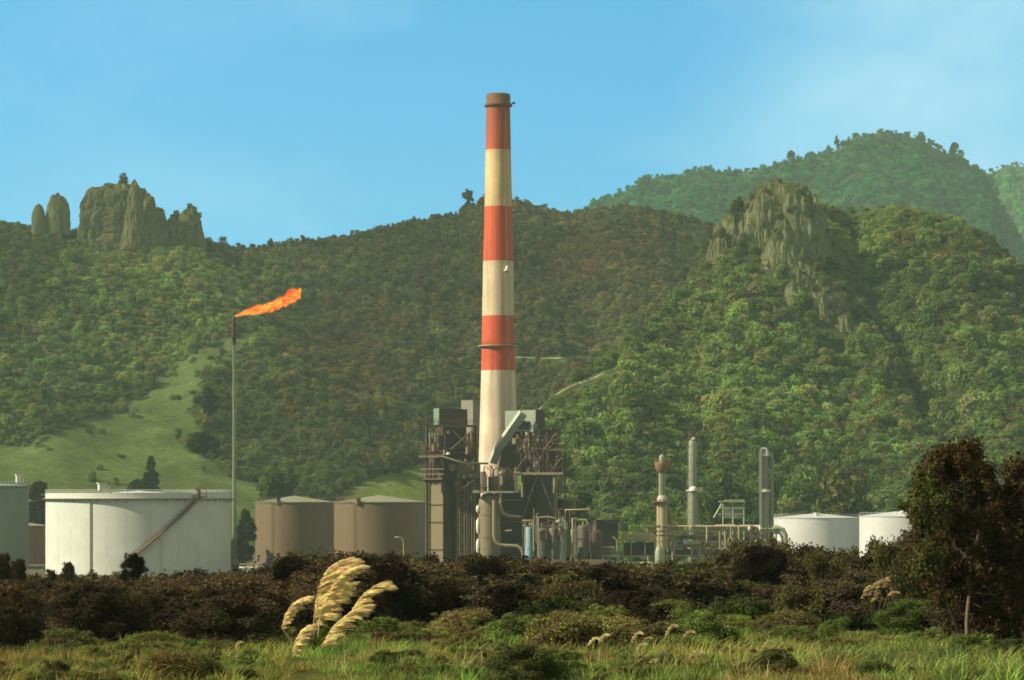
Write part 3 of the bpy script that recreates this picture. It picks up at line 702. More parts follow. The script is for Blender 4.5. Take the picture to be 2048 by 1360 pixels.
mb.box((p[0] + .2 * math.cos(aa), p[1] + .35 * math.sin(aa), p[2]), (1.1, .8, .22), aa + R(90)); mb.lathe(p[0] + .3 * math.cos(aa), p[1] + .5 * math.sin(aa), [(.32, p[2] + .11), (.36, p[2] + .5), (.22, p[2] + .9), (.02, p[2] + 1.0)], 14)
part(mb, 'warning_light', M_COLBRIGHT, chim)
mb = MB(); zz = PZ(209, Yc); rr = rad(209)
mb.tube([(cx + rr, Yc - .4, zz), (cx + rr + 1.0, Yc - .4, zz + .15)], .09, 6); mb.box((cx + rr + .75, Yc - .4, zz + .28), (.7, .3, .28)); part(mb, 'bracket_lamp', M_DARK, chim)

# ================================================================== flare
Yf = 640.0; fx = PX(468, Yf)
fl = thing('flare_stack', 'thin steel flare pole with sooty tip burning off gas', 'flare stack', (fx, Yf, 0))
mb = MB().lathe(fx, Yf, [(.40, 0), (.40, PZ(985, Yf)), (.34, PZ(982, Yf)), (.30, PZ(760, Yf)), (.28, PZ(686, Yf))], 16); part(mb, 'pole', mat_metal('flare_pole_paint', (.125, .145, .08), .55, 0, .55, (.17, .08, .04), .5), fl)
mb = MB().lathe(fx, Yf, [(.38, PZ(690, Yf)), (.42, PZ(686, Yf)), (.40, PZ(650, Yf)), (.45, PZ(640, Yf)), (.38, PZ(633, Yf)), (.25, PZ(633, Yf))], 16); part(mb, 'burner_tip', M_DARK, fl)
mb = MB().ring(fx, Yf, PZ(676, Yf), .36, .95, .15, 20); rail(mb, circ(fx, Yf, PZ(676, Yf), .9, 12), .9, True, .03); part(mb, 'platform', M_DARK2, fl)
mb = MB(); ladder(mb, fx + .38, Yf - .35, 1, PZ(690, Yf), -45, .42, .03); part(mb, 'ladder', M_COLUMN, fl)
# flame: a ragged tongue streaming downwind
def flame():
    tt = np.linspace(0, 1, 40); na = 28
    axis = np.array([P(470, 632, Yf)]) + np.outer(tt, np.array(P(600, 592, Yf)) - np.array(P(470, 632, Yf)))
    rad_ = lerp(tt, [(0, 2), (.1, 5), (.3, 9), (.55, 11), (.75, 12), (.88, 13.5), (.97, 12), (1, 1)]) / F * Yf
    an = np.arange(na) * 2 * np.pi / na; T, An = np.meshgrid(tt, an, indexing='ij')
    x = np.cos(An); zz = np.sin(An)
    k = 1 + .95 * fbm(T * 8, x * 1.3, zz * 1.3 + 4, seed=91, oct=3) * np.clip(T * 3, .1, 1) + .55 * fbm(T * 19, x * 3, zz * 3, seed=92, oct=2) * np.clip(T * 3, .1, 1)
    up = axis[:, 2][:, None] + rad_[:, None] * zz * k + (.8 * np.sin(T * 9) * T * .6)
    V = np.stack([axis[:, 0][:, None] + rad_[:, None] * (.5 * x * k + .3 * zz * k), axis[:, 1][:, None] + rad_[:, None] * x * k, up], -1).reshape(-1, 3)
    Fq = [(i * na + j, i * na + (j + 1) % na, (i + 1) * na + (j + 1) % na, (i + 1) * na + j) for i in range(39) for j in range(na)]
    mb = MB(); mb.add(V, Fq, 0, True)
    m, nt, out = nodes('flame_glow'); g = N(nt, 'ShaderNodeNewGeometry')
    n = noise(nt, .55, 4, .6, g.outputs['Position'], .6)
    c0 = ramp(nt, n, [(.36, (.70, .075, .015)), (.5, (.95, .20, .022)), (.62, (1.0, .46, .06))])
    lw0 = N(nt, 'ShaderNodeLayerWeight', Blend=.5); c = mixc(nt, ramp(nt, lw0.outputs['Facing'], [(.3, (0,)), (.85, (.75,))]), c0, (.72, .085, .016))
    e = N(nt, 'ShaderNodeEmission', Strength=.68); nt.links.new(c, e.inputs[0])
    tr = N(nt, 'ShaderNodeBsdfTransparent'); n3 = noise(nt, .9, 5, .7, g.outputs['Position'], 1.0); lw = N(nt, 'ShaderNodeLayerWeight', Blend=.62)
    su = N(nt, 'ShaderNodeMath', operation='MULTIPLY_ADD'); nt.links.new(lw.outputs['Facing'], su.inputs[0]); su.inputs[1].default_value = .75; nt.links.new(n3, su.inputs[2])
    ms = N(nt, 'ShaderNodeMixShader'); nt.links.new(ramp(nt, su.outputs[0], [(.62, (0,)), (.95, (.85,))]), ms.inputs[0]); nt.links.new(e.outputs[0], ms.inputs[1]); nt.links.new(tr.outputs[0], ms.inputs[2]); nt.links.new(ms.outputs[0], out.inputs[0])
    return part(mb, 'flame', m, fl, 'ragged orange flame streaming away from the pole tip')
flame()

# ================================================================== storage tanks
def tank(name, label, u0, u1, vtop, vapex, Y, mat, roofmat, rim=.25, girder=None, group=None, n=72):
    k = Y / F; r = (u1 - u0) / 2 * k; Yb = Y + r; x = (PX(u0, Yb) + PX(u1, Yb)) / 2; r = (PX(u1, Yb) - PX(u0, Yb)) / 2
    z = PZ(vtop, Yb); t = thing(name, label, 'tank', (x, Yb, 0), group)
    mb = MB(); h = z / 8
    mb.lathe(x, Yb, [(r, 0), (r, z)], n)
    for i in range(1, 8): mb.ring(x, Yb, h * i, r - .02, r + .012, .04, n)
    for i in range(8):
        for q in range(14):
            a = 2 * math.pi * (q + .5 * (i % 2)) / 14; mb.box((x + r * math.cos(a), Yb + r * math.sin(a), h * (i + .5)), (.02, .05, h * .98), a)
    part(mb, 'shell', mat, t)
    mb = MB().lathe(x, Yb, [(r + rim, z), (r + rim, z + .12), (.05, PZ(vapex, Yb) + .3)], n, 0, False); part(mb, 'roof', roofmat, t)
    return t, x, Yb, r, z
def roof_box(t, u, vt, vb, Y, w, mat, name='roof_vent'):
    mb = MB(); z0, z1 = PZ(vb, Y), PZ(vt, Y); x = PX(u, Y); mb.box((x, Y, (z0 + z1) / 2), (w, w, z1 - z0), R(20), 0, .1); mb.box((x, Y, z1 + .1), (w * 1.25, w * 1.25, .2), R(20)); mb.box((x + w * .8, Y, z0 + (z1 - z0) * .3), (w * .4, w * .5, (z1 - z0) * .6), R(20)); part(mb, name, mat, t)

t, x, y, r, z = tank('storage_tank', 'big white oil tank with diagonal stair on its shell', 93, 461, 997, 984, 600, M_WHITE, M_WHITE, .1)
zt_ = z
mb = MB().ring(x, y, z - .15, r - .01, r + .78, .14, 96)
for i in range(60):
    a = 2 * math.pi * i / 60; mb.tube([(x + r * math.cos(a), y + r * math.sin(a), z - .75), (x + (r + .7) * math.cos(a), y + (r + .7) * math.sin(a), z - .15)], .05, 4)
part(mb, 'wind_girder', M_RUST, t)
mb = MB().lathe(x, y, [(r + .02, z), (r + .02, z + 1.15), (r - .08, z + 1.15), (r - .08, z)], 96, 0, False, False); part(mb, 'top_curb', M_WHITE, t)
mb = MB(); rail(mb, circ(x, y, z + 1.0, r + .05, 72), .75, True, .035, 0, 2); part(mb, 'handrail', M_WHITE, t)
def wrap(u): s = max(-1, min(1, (PX(u, y) - x) / r)); return math.pi * 1.5 + math.asin(s)
a0, a1 = wrap(268), wrap(408); mb = MB(); n_ = 44
for i in range(n_):
    f = i / (n_ - 1); a = a0 + (a1 - a0) * f; zz = PZ(1128, y) + (z + .2 - PZ(1128, y)) * f
    mb.box((x + (r + .55) * math.cos(a), y + (r + .55) * math.sin(a), zz), (.95, .42, .12), a)
for rr_, dz in ((r + .1, 0), (r + 1.0, 0), (r + 1.0, 1.0), (r + 1.0, .5)):
    mb.tube([(x + rr_ * math.cos(a0 + (a1 - a0) * i / 20), y + rr_ * math.sin(a0 + (a1 - a0) * i / 20), PZ(1128, y) - .1 + (z + .3 - PZ(1128, y)) * i / 20 + dz) for i in range(21)], .19 if dz == 0 else .06, 5)
for i in range(20):
    a = a0 + (a1 - a0) * i / 19; zz = PZ(1128, y) + (z + .2 - PZ(1128, y)) * i / 19; mb.tube([(x + (r + 1.0) * math.cos(a), y + (r + 1.0) * math.sin(a), zz), (x + (r + 1.0) * math.cos(a), y + (r + 1.0) * math.sin(a), zz + 1)], .04, 4)
part(mb, 'stair', M_RUST, t)
a = wrap(410); px_, py_ = x + (r + .6) * math.cos(a), y + (r + .6) * math.sin(a)
mb = MB(); mb.box((px_, py_, z + .35), (2.6, 1.6, .15), a + R(90)); rail(mb, [(px_ - 1.2, py_ - .7, z + .4), (px_ + 1.2, py_ - .7, z + .4), (px_ + 1.2, py_ + .7, z + .4)], 1.1, True, .05); mb.box((px_ - .6, py_ + .5, z + 1.2), (1.1, .9, 1.5), .3, 0, .1); part(mb, 'gauge_platform', M_RUST, t)
mb = MB().box((px_ - 1.0, py_ - .9, z + 1.25), (1.1, .5, .7), .1); part(mb, 'instrument_box', M_COLBRIGHT, t)
a = wrap(205); mb = MB().tube([(x + (r + .2) * math.cos(a), y + (r + .2) * math.sin(a), 0), (x + (r + .2) * math.cos(a), y + (r + .2) * math.sin(a), z - .2)], .14, 8); part(mb, 'foam_pipe', M_PALE, t)
a = wrap(343); mb = MB().tube([(x + (r + .2) * math.cos(a), y + (r + .2) * math.sin(a), 0), (x + (r + .2) * math.cos(a), y + (r + .2) * math.sin(a), PZ(1078, y)), (x + (r + .2) * math.cos(a) - .9, y + (r + .2) * math.sin(a) - .1, PZ(1073, y))], .09, 6); part(mb, 'drain_pipe', M_WHITE2, t)
roof_box(t, 204, 967, 981, y - r + 1.5, 1.5, M_COLBRIGHT)

t, x, y, r, z = tank('storage_tank', 'grey-green tank cut off by the picture edge beside the big white one', -190, 56, 973, 962, 648, M_GREYGREEN, M_GREYGREEN, .12)
mb = MB().ring(x, y, z - .15, r - .01, r + .4, .14, 96); part(mb, 'wind_girder', M_RUST, t)
mb = MB(); rail(mb, circ(x, y, z + .1, r + .1, 72), 1.0, True, .04, 0, 2); part(mb, 'handrail', M_GREYGREEN, t)
roof_box(t, 37, 950, 965, y - r * .6, 1.1, M_COLBRIGHT)
t, x, y, r, z = tank('storage_tank', 'narrow rust-brown tank showing between the grey-green and white tanks', 6, 96, 1052, 1047, 700, mat_metal('red_brown_paint', (.20, .11, .07), .7, 0, .4, (.1, .05, .03), .4), M_BROWNROOF, .15)
mb = MB(); ladder(mb, x + 2, y - r - .2, 0, z, -80, .5, .04); part(mb, 'ladder', M_RUST, t)

for lab, u0, u1, va, uv in (('brown cone-roofed tank nearest the flare pole', 511, 667, 994, 556), ('brown cone-roofed tank beside the furnace, lamp in front of it', 668, 850, 993, 716)):
    t, x, y, r, z = tank('storage_tank', lab, u0, u1, 1005, va, 662 if u0 < 600 else 628, M_BROWN, M_BROWNROOF, .22, None, 'brown storage tanks')
    roof_box(t, uv, 998, 1008, y - r * .93, .9, M_RUST, 'roof_hatch')
    mb = MB(); a = R(-120); ladder(mb, x + (r + .2) * math.cos(a), y + (r + .2) * math.sin(a), 0, z, -120, .5, .035); part(mb, 'ladder', M_BROWN, t)
    mb = MB(); rail(mb, circ(x, y, z + .12, r * .99, 30, R(200), R(245)), 1.0, True, .03); part(mb, 'handrail', M_RUST, t)
for lab, u0, u1, va in (('clean white tank behind the green pipe bend', 1548, 1718, 1029), ('clean white tank half hidden behind the dark tree', 1719, 1905, 1023)):
    t, x, y, r, z = tank('storage_tank', lab, u0, u1, 1036 if u0 < 1600 else 1033, va, 690 if u0 < 1600 else 668, M_WHITE2, M_WHITE2, .12, None, 'white storage tanks by the dark tree')
    mb = MB(); rail(mb, circ(x, y, z + .12, r, 40, R(180), R(360)), .8, True, .03, 0, 2.5); part(mb, 'handrail', M_WHITE2, t)
    roof_box(t, u0 + 86, 1027, 1034, y - r * .5, 1.0, M_WHITE2)

# ================================================================== furnace beside the brown tank
Y0 = 600.0; k0 = Y0 / F
g1 = thing('furnace', 'dark furnace block with tall olive panel and zigzag stair tower', 'furnace', (PX(885, Y0), Y0 + 4, 0))
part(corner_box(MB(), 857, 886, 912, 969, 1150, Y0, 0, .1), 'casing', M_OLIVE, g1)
part(corner_box(MB(), 885.6, 887, 912.6, 968.5, 1150, Y0 - .05), 'shade_flank', M_DARK, g1)  # dark slab puts shade on the casing face turned from the sun
mb = MB(); kk = Y0 / F
for v in (1045, 1100, 1010): corner_box(mb, 856, 886, 913, v - 1.5, v + 1.5, Y0 - .12)
post(mb, 853.5, 850, 1150, Y0 + 2.6, .42); post(mb, 886, 850, 975, Y0 - .5, .4)
post(mb, 948, 852, 945, Y0 + 3, .75); post(mb, 911.5, 928, 1150, Y0 + 1, .3); post(mb, 862, 925, 970, Y0 - .3, .3)
beam(mb, 853, 948, 852, Y0 + 1, .45); beam(mb, 851, 950, 897, Y0 + .5, .4); beam(mb, 849, 890, 962, Y0 - 1, .6, .5); beam(mb, 850, 950, 905, Y0 - .4, .5, .5)
part(mb, 'steel_frame', M_DARK, g1)
part(corner_box(MB(), 856, 888, 950, 900, 969, Y0 + 1.2), 'convection_box', M_DARK, g1)
mb = corner_box(MB(), 880, 890, 932, 850, 900, Y0 + 2); part(mb, 'upper_box', M_DARK, g1)
tb1 = part(corner_box(MB(), 869, 879, 934, 817, 852, Y0 + 1), 'top_box', M_DARK2, g1)  # dark box colour stands in for shade on its front face
part(corner_box(MB(), 867, 878, 879.2, 816.5, 850, Y0 + .95), 'lit_end_panel', mat_metal('green_grey_lit_face', (.14, .22, .14), .6, 0, .25, (.14, .12, .08), .5), tb1)  # sunlit end of the box put in as a lighter green panel
mb = MB()
for i in range(4): mb.box((PX(860 + i * 5.5, Y0 + 2.5), Y0 + 2.5, PZ(880, Y0 + 2.5)), (.42, .3, 2.9), R(40))
part(mb, 'louvre', M_PGREEN, g1)
part(corner_box(MB(), 930, 942, 952, 866, 896, Y0 + 2.2), 'burner_hood', mat_metal('rusty_yellow_sheet', (.34, .22, .07), .6, 0, .5, (.2, .09, .03), .8), g1)
mb = MB(); beam(mb, 838, 884, 913, Y0 - 1.5, .45, .9); beam(mb, 838, 884, 912, Y0 + 1, .2, 3)
mb.tube([P(858, 915, Y0 - 1.8), P(884, 913, Y0 - 1.8), P(898, 917, Y0 - 1.8), P(912, 922, Y0 - 1.8), P(928, 926, Y0 - 1.8), P(975, 927, Y0 + 6)], .22, 8)
part(mb, 'header_pipe', M_PIPE, g1)
for v, a, b in ((938, 840, 888), (948, 836, 888), (958, 846, 884)):
    mb = MB(); beam(mb, a, b, v, Y0 - 1.2, .22, 1.4); part(mb, 'walkway', M_PALE, g1)
mb = MB(); rail(mb, [P(840, 938, Y0 - 1.8), P(888, 938, Y0 - 1.8)], 1.1, True, .05, 0, 1); rail(mb, [P(846, 897, Y0 - .2), P(950, 897, Y0 - .2)], 1.1, True, .05, 0, 1.0); rail(mb, [P(850, 913, Y0 - 1.9), P(884, 913, Y0 - 1.9)], 1.0, True, .05, 0, 1.0); rail(mb, [P(856, 848, Y0 + 1), P(948, 850, Y0 + 1)], 1.0, True, .05, 0, 1.2); part(mb, 'handrail', M_DARK2, g1)
mb = MB().dome(PX(897, Y0), Y0 - 1.7, PZ(909, Y0), .42, .42); part(mb, 'lamp', M_COLBRIGHT, g1)
part(MB().box((PX(938, Y0 + 3), Y0 + 3.2, PZ(941, Y0 + 3)), (4.6, .5, 2.9), 0), 'stair_head_panel', M_OLIVE, g1)
# stair tower
st = MB(); yb = Y0 + 1.0
for u in (914, 936): post(st, u, 930, 1150, yb, .22); post(st, u, 930, 1150, yb + 3, .22)
for v in (955, 990, 1026, 1061, 1098, 1130): beam(st, 913, 938, v, yb, .18, .5); beam(st, 913, 938, v, yb + 3, .18, .3)
for i, v in enumerate((990, 1026, 1061, 1098)):
    a, b = (916, 934); v2 = v + 35
    fl_ = [(a, v), (b, v2)] if i % 2 == 0 else [(b, v), (a, v2)]
    for yy in (yb + .3, yb + 1.3): st.tube([P(fl_[0][0], fl_[0][1], yy), P(fl_[1][0], fl_[1][1], yy)], .16, 5)
    for j in range(11):
        f = (j + .5) / 11; q = P(fl_[0][0] + (fl_[1][0] - fl_[0][0]) * f, fl_[0][1] + (v2 - v) * f, yb + .8); st.box(q, (.38, 1.0, .06))
    st.tube([P(fl_[0][0], fl_[0][1] - 10, yb + .3), P(fl_[1][0], fl_[1][1] - 10, yb + .3)], .05, 4)
    st.box((PX(926, yb + 1.5), yb + 2.2, PZ(v + 17, yb + 1)), (1.0, .12, 2.2), .2)
part(st, 'stair_tower', M_OLIVE, g1)
mb = MB(); mb.box((PX(926, Y0 + 5), Y0 + 5.2, PZ(1050, Y0 + 5) / 2 + 4), (3.2, 1.0, PZ(955, Y0 + 5) - 1), .0); part(mb, 'back_wall', M_DARK, g1)
mb = MB(); post(mb, 947, 955, 1150, Y0 + 2, .8); post(mb, 941, 955, 1150, Y0 + 3, .5); beam(mb, 912, 950, 957, Y0 + .5, .3); part(mb, 'column', M_DARK2, g1)
tag(corner_box(MB(), 922, 946, 962, 800, 870, 634).build('duct_house', mat_metal('grey_beige_sheet', (.17, .17, .12), .6, 0, .2, (.2, .16, .1), .5), None, (PX(944, 634), 634, PZ(870, 634))), 'pale beige sheet-metal box half hidden behind the chimney', 'box')

# ================================================================== vessel in front of the chimney
Yv = 596.0
vs_ = thing('vessel', 'olive upright cylinder with cluttered railed deck in front of the chimney', 'vessel', (PX(979, Yv), Yv, 0))
rv = 22 * Yv / F
mb = MB().lathe(PX(979, Yv), Yv, [(rv, 0), (rv, PZ(1010, Yv)), (rv * .95, PZ(1000, Yv)), (rv * .6, PZ(988, Yv)), (.01, PZ(985, Yv))], 32)
for v in (1030, 1075): mb.ring(PX(979, Yv), Yv, PZ(v, Yv), rv - .02, rv + .1, .15, 32)
part(mb, 'shell', M_OLIVE, vs_)
mb = MB(); mb.box((PX(986, Yv), Yv + .5, PZ(984, Yv)), (8.0, 6.2, .35), 0); beam(mb, 946, 958, 983, Yv - 2.8, .55, .5); part(mb, 'deck', M_PALE, vs_)
mb = MB(); z = PZ(982, Yv)
rail(mb, [(PX(948, Yv), Yv - 2.5, z), (PX(1025, Yv), Yv - 2.5, z), (PX(1025, Yv), Yv + 3, z)], 1.2, True, .06, 0, 1.0); part(mb, 'handrail', M_DARK, vs_)
rr_ = random.Random(3); mb = MB()
for i in range(22):
    u = rr_.uniform(966, 1030); h = rr_.uniform(1, 4.4); mb.box((PX(u, Yv), Yv + rr_.uniform(-2, 2.5), z + h / 2), (rr_.uniform(.3, 1.3), rr_.uniform(.3, 1.2), h), rr_.random())
for i in range(10):
    u = rr_.uniform(966, 1030); mb.tube([(PX(u, Yv), Yv - 2.2, z), (PX(u, Yv), Yv - 2.2, z + 4.2), (PX(u + rr_.uniform(-12, 12), Yv), Yv - 1, z + 4.2 + rr_.random())], .12, 6)
part(mb, 'valve_gear', M_DARK2, vs_)
part(MB().box((PX(972, Yv), Yv - 2.4, PZ(962, Yv)), (.55, .55, 2.5)), 'instrument_riser', M_OLIVE, vs_); mb = MB(); post(mb, 1004, 945, 970, Yv - 2.4, .5); mb.dome(PX(1004, Yv), Yv - 2.4, PZ(948, Yv), .7, .7); part(mb, 'instrument_riser', M_OLIVE, vs_)
mb = MB()
for v, h in ((1018, .8), (1052, 1.6), (1092, 1.5)):
    mb = MB(); mb.lathe(PX(956.5, Yv), Yv - .8, [(.1, PZ(v, Yv) - h), (.42, PZ(v, Yv) - h * .6), (.42, PZ(v, Yv) + h * .6), (.1, PZ(v, Yv) + h)], 12); part(mb, 'manway', M_COLBRIGHT, vs_)
mb = MB(); mb.tube([P(1001, 986, Yv - 2), P(1001, 1010, Yv - 2), P(1003, 1020, Yv - 2), P(1008, 1028, Yv - 2), P(1018, 1032, Yv - 1), P(1040, 1034, Yv + 3)], .32, 8); part(mb, 'transfer_pipe', M_PIPE, vs_)
mb = MB(); mb.tube([P(988, 1000, Yv - 2.4), P(988, 1070, Yv - 2.4), P(990, 1082, Yv - 2.4), P(997, 1089, Yv - 2.4), P(1010, 1091, Yv - 2.4), P(1033, 1092, Yv - 2.4), P(1041, 1096, Yv - 2.4), P(1046, 1105, Yv - 2.4), P(1049, 1130, Yv - 2.4)], .35, 8); part(mb, 'drain_pipe', M_PIPE, vs_)

# ================================================================== furnace past the chimney
Yr = 606.0
g2 = thing('furnace', 'sooty furnace with pale teal top box and slanting duct to the chimney', 'furnace', (PX(1075, Yr), Yr + 5, 0))
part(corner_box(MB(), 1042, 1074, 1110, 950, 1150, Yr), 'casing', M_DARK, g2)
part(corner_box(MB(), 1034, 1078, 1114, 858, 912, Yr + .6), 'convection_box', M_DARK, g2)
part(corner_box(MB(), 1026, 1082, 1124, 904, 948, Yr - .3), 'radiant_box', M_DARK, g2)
tb = part(corner_box(MB(), 1010, 1071, 1072, 820, 856, Yr + 2.2), 'top_box', M_TEAL, g2)
part(corner_box(MB(), 1013, 1071.6, 1090, 819, 857, Yr + 2.4), 'box_shade_flank', M_DARK2, tb)  # dark brown plate paints the shaded side of the teal box
mb = MB(); mb.box(P(1057.5, 848, Yr + 3.4), (.7, .5, 1.1), R(45)); mb.box(P(1040, 846, Yr + 4.2), (.9, 1.2, 1.6), R(45)); part(mb, 'inspection_hatch', M_DARK, tb)
mb = MB(); mb.box(P(1067, 856, Yr + 1.5), (1.4, 1.2, 1.5), R(45)); beam(mb, 1034, 1066, 861, Yr + 1.8, .4, .8); part(mb, 'box_foot', M_TEAL, g2)
a, b = Vector(P(1046, 826, Yr + 1)), Vector(P(997, 896, Yr + 3)); c_ = Vector(P(985, 925, Yr + 4))
mb = MB(); w_ = .95
def duct(mb, pts, w, h):
    vs = []
    for i, p in enumerate(pts):
        d = (pts[min(i + 1, len(pts) - 1)] - pts[max(i - 1, 0)]).normalized(); nl = Vector((-.75, -.45, .48)); nl = (nl - d * nl.dot(d)).normalized(); s = d.cross(nl)
        vs += [p + nl * h + s * w, p + nl * h - s * w, p - nl * h - s * w, p - nl * h + s * w]
    n = len(pts)
    fs = [(i * 4 + k, i * 4 + (k + 1) % 4, i * 4 + 4 + (k + 1) % 4, i * 4 + 4 + k) for i in range(n - 1) for k in range(4)] + [(0, 1, 2, 3), tuple(range(4 * n - 4, 4 * n))[::-1]]
    mb.add(vs, fs)
duct(mb, [a, b, c_], .62, .8); part(mb, 'flue_duct', mat_metal('pale_duct_cladding', (.34, .38, .31), .6, 0, .25, (.22, .2, .12), .5), g2)
mb = MB(); q = [P(1046, 838, Yr + 2.5), P(1003, 903, Yr + 2.5), P(996, 940, Yr + 2.5), P(1036, 945, Yr + 2.5)]; q2 = [(x_, y_ + 1.6, z_) for x_, y_, z_ in q]
mb.add(q + q2, [(0, 1, 2, 3), (7, 6, 5, 4), (0, 4, 5, 1), (1, 5, 6, 2), (2, 6, 7, 3), (3, 7, 4, 0)]); part(mb, 'duct_shade_side', M_DARK2, g2)  # the duct's shaded side, added as a dark plate
mb = MB(); beam(mb, 1022, 1126, 947, Yr - 3.2, .42, 1.6); beam(mb, 1020, 1040, 945, Yr - 3.6, .3, 1.2); part(mb, 'main_walkway', M_PALE, g2)
mb = MB(); rail(mb, [P(1024, 946, Yr - 3.9), P(1126, 946, Yr - 3.9)], 1.2, True, .06, 0, .9)
rail(mb, [P(1030, 912, Yr - 1.5), P(1120, 914, Yr - 1.0)], 1.2, True, .06, 0, .9); rail(mb, [P(1034, 862, Yr - .5), P(1112, 862, Yr + 1)], 1.0, True, .05, 0, 1.0)
for v in (888, 901, 913, 926, 938): rail(mb, [P(1098, v, Yr - .5), P(1131, v, Yr + .5)], 1.0, True, .05, 0, .9)
part(mb, 'handrail', M_DARK, g2)
for v, a_, b_ in ((887, 1104, 1126), (900, 1096, 1130), (913, 1104, 1132), (927, 1100, 1132), (939, 1108, 1130)):
    mb = MB(); beam(mb, a_, b_, v, Yr - .4, .2, 1.6); part(mb, 'landing', M_PALE if v < 905 else M_DARK2, g2)
mb = MB(); post(mb, 1130, 905, 1000, Yr + .6, .22); post(mb, 1114, 868, 950, Yr + 1, .4); post(mb, 1034, 860, 950, Yr + 3.5, .4); post(mb, 1052, 865, 948, Yr - .8, .3); post(mb, 1094, 865, 948, Yr - .4, .3)
for u in range(1042, 1108, 11): post(mb, u, 905, 946, Yr - 2.5 - (1 - abs(u - 1080) / 60) * .4, .22)
part(mb, 'steel_frame', M_DARK2, g2)
for i in range(5): part(MB().box(P(1050 + i * 9, 891, Yr + 1.2 - i * .7 if i < 3 else Yr + .8 - (4 - i) * .5), (.55, .4, 2.6), R(45)), 'burner_door', M_OLIVE, g2)
for u, v, yy, w_ in ((1045, 995, Yr - 2.2, .42), (1110, 1036, Yr - .6, .62)): mb = MB(); post(mb, u, 949, v, yy, w_); part(mb, 'support_leg', M_OLIVE, g2)
for i in range(14):
    u = rr_.uniform(1036, 1122); v = rr_.uniform(868, 940); mb = MB(); mb.tube([P(u, v, Yr - 3), P(u + rr_.uniform(-9, 9), v, Yr - 3), P(u + rr_.uniform(-9, 9), v + rr_.uniform(4, 16), Yr - 2.6)], .13, 6); part(mb, 'fuel_pipe', M_RUST if i % 3 else M_PIPE, g2)
mb = MB(); mb.box((PX(1022, Yr + 4), Yr + 4.5, PZ(985, Yr + 4) / 2), (6.0, 5.0, PZ(985, Yr + 4)), R(8)); mb.box((PX(952, Yr + 2), Yr + 2, PZ(945, Yr + 2) / 2), (1.7, 1.5, PZ(945, Yr + 2)), R(8)); part(mb, 'back_block', M_DARK, g2)
mb = MB(); corner_box(mb, 1108, 1125, 1142, 1000, 1060, Yr + 3); part(mb, 'annexe', M_DARK, g2)

rf = random.Random(11)
for v in (872, 884, 897, 920, 934):
    mb = MB(); beam(mb, 1032 + rf.uniform(-4, 6), 1120 + rf.uniform(-6, 6), v, Yr - 3.0, .2, .25); part(mb, 'frame_girt', M_RUST if v % 2 else M_DARK2, g2)
for u0, v0, u1, v1 in ((1036, 905, 1060, 872), (1060, 905, 1036, 872), (1088, 900, 1112, 866), (1046, 1034, 1074, 952), (1110, 1034, 1080, 952), (1030, 944, 1050, 914), (1100, 944, 1124, 914)):
    part(MB().tube([P(u0, v0, Yr - 3.3), P(u1, v1, Yr - 3.3)], .11, 5), 'brace', M_RUST, g2)
for i in range(18):
    u = rf.uniform(1030, 1128); v = rf.uniform(866, 944); s_ = rf.uniform(.4, 1.0); part(MB().box(P(u, v, Yr - 2.6), (s_, s_, s_ * rf.uniform(.6, 2)), rf.random(), 0, .08), 'valve_box', (M_OLIVE, M_RUST, M_DARK2, M_PALE)[i % 4], g2)
for i in range(6):
    v = 1000 + i * 22; mb = MB(); beam(mb, 1003, 1044, v, Yr - 1.6, .18, .25); part(mb, 'frame_girt', M_DARK2 if i % 2 else M_RUST, g2)
for u0, v0, u1, v1 in ((913, 985, 948, 960), (858, 905, 880, 868), (900, 900, 945, 860), (945, 900, 905, 860), (854, 968, 884, 940)):
    part(MB().tube([P(u0, v0, Y0 - .9), P(u1, v1, Y0 - .9)], .10, 5), 'brace', M_RUST, g1)
for i in range(16):
    u = rf.uniform(856, 948); v = rf.uniform(858, 962); s_ = rf.uniform(.35, .9); part(MB().box(P(u, v, Y0 - .8), (s_, s_, s_ * rf.uniform(.6, 2)), rf.random(), 0, .08), 'valve_box', (M_OLIVE, M_RUST, M_DARK2, M_RUST)[i % 4], g1)
for i in range(8):
    u = 914 + i * 5; part(MB().tube([P(u, 945 + rf.uniform(0, 30), Y0 + .6), P(u, 1150, Y0 + .6)], rf.uniform(.07, .16), 6), 'downpipe', (M_RUST, M_OLIVE, M_DARK2)[i % 3], g1)
# ================================================================== row of upright drums and their pipework
Yd = 592.0
DR = [(1060, 10.5, 1052, M_BLUE, 'blue', 'slim pale blue drum at the end of the drum row'), (1084, 14, 1056, M_GREYDRUM, 'g', 'wide grey drum next to the blue one'), (1107, 11, 1055, M_GREYDRUM, 'g', 'grey drum in the middle of the drum row under the long pipe'),
      (1126, 9.5, 1042, M_TEAL, 't', 'teal drum topped by a bright bend of pipe'), (1146, 10, 1058, M_COLUMN, 'c', 'olive drum beside the teal one'), (1166, 12, 1050, M_GREYDRUM, 'g', 'brown-grey drum standing behind the olive one'), (1190, 14, 1060, M_DARK2, 'd', 'dark drum at the far end of the row')]
for u, rp, v, mt, _, lab in DR:
    yy = Yd + (3 if u in (1166, 1190) else 0); x = PX(u, yy); r = rp * yy / F; z = PZ(v, yy)
    t = thing('drum', lab, 'drum', (x, yy, 0), 'upright drums in a row')
    part(MB().lathe(x, yy, [(r, .6), (r, z - r * .45), (r * .9, z - r * .2), (r * .55, z), (.01, z + r * .08)], 24), 'shell', mt, t)
    [part(MB().ring(x, yy, z * f, r - .02, r + .06, .12, 24), 'band', mt, t) for f in (.55, .25)]
    part(MB().lathe(x, yy, [(r * .85, 0), (r * .85, .62)], 20), 'skirt', M_RUST, t)
    part(MB().tube([(x, yy, z), (x, yy, z + .9)], .22, 8), 'nozzle', M_PIPE, t)
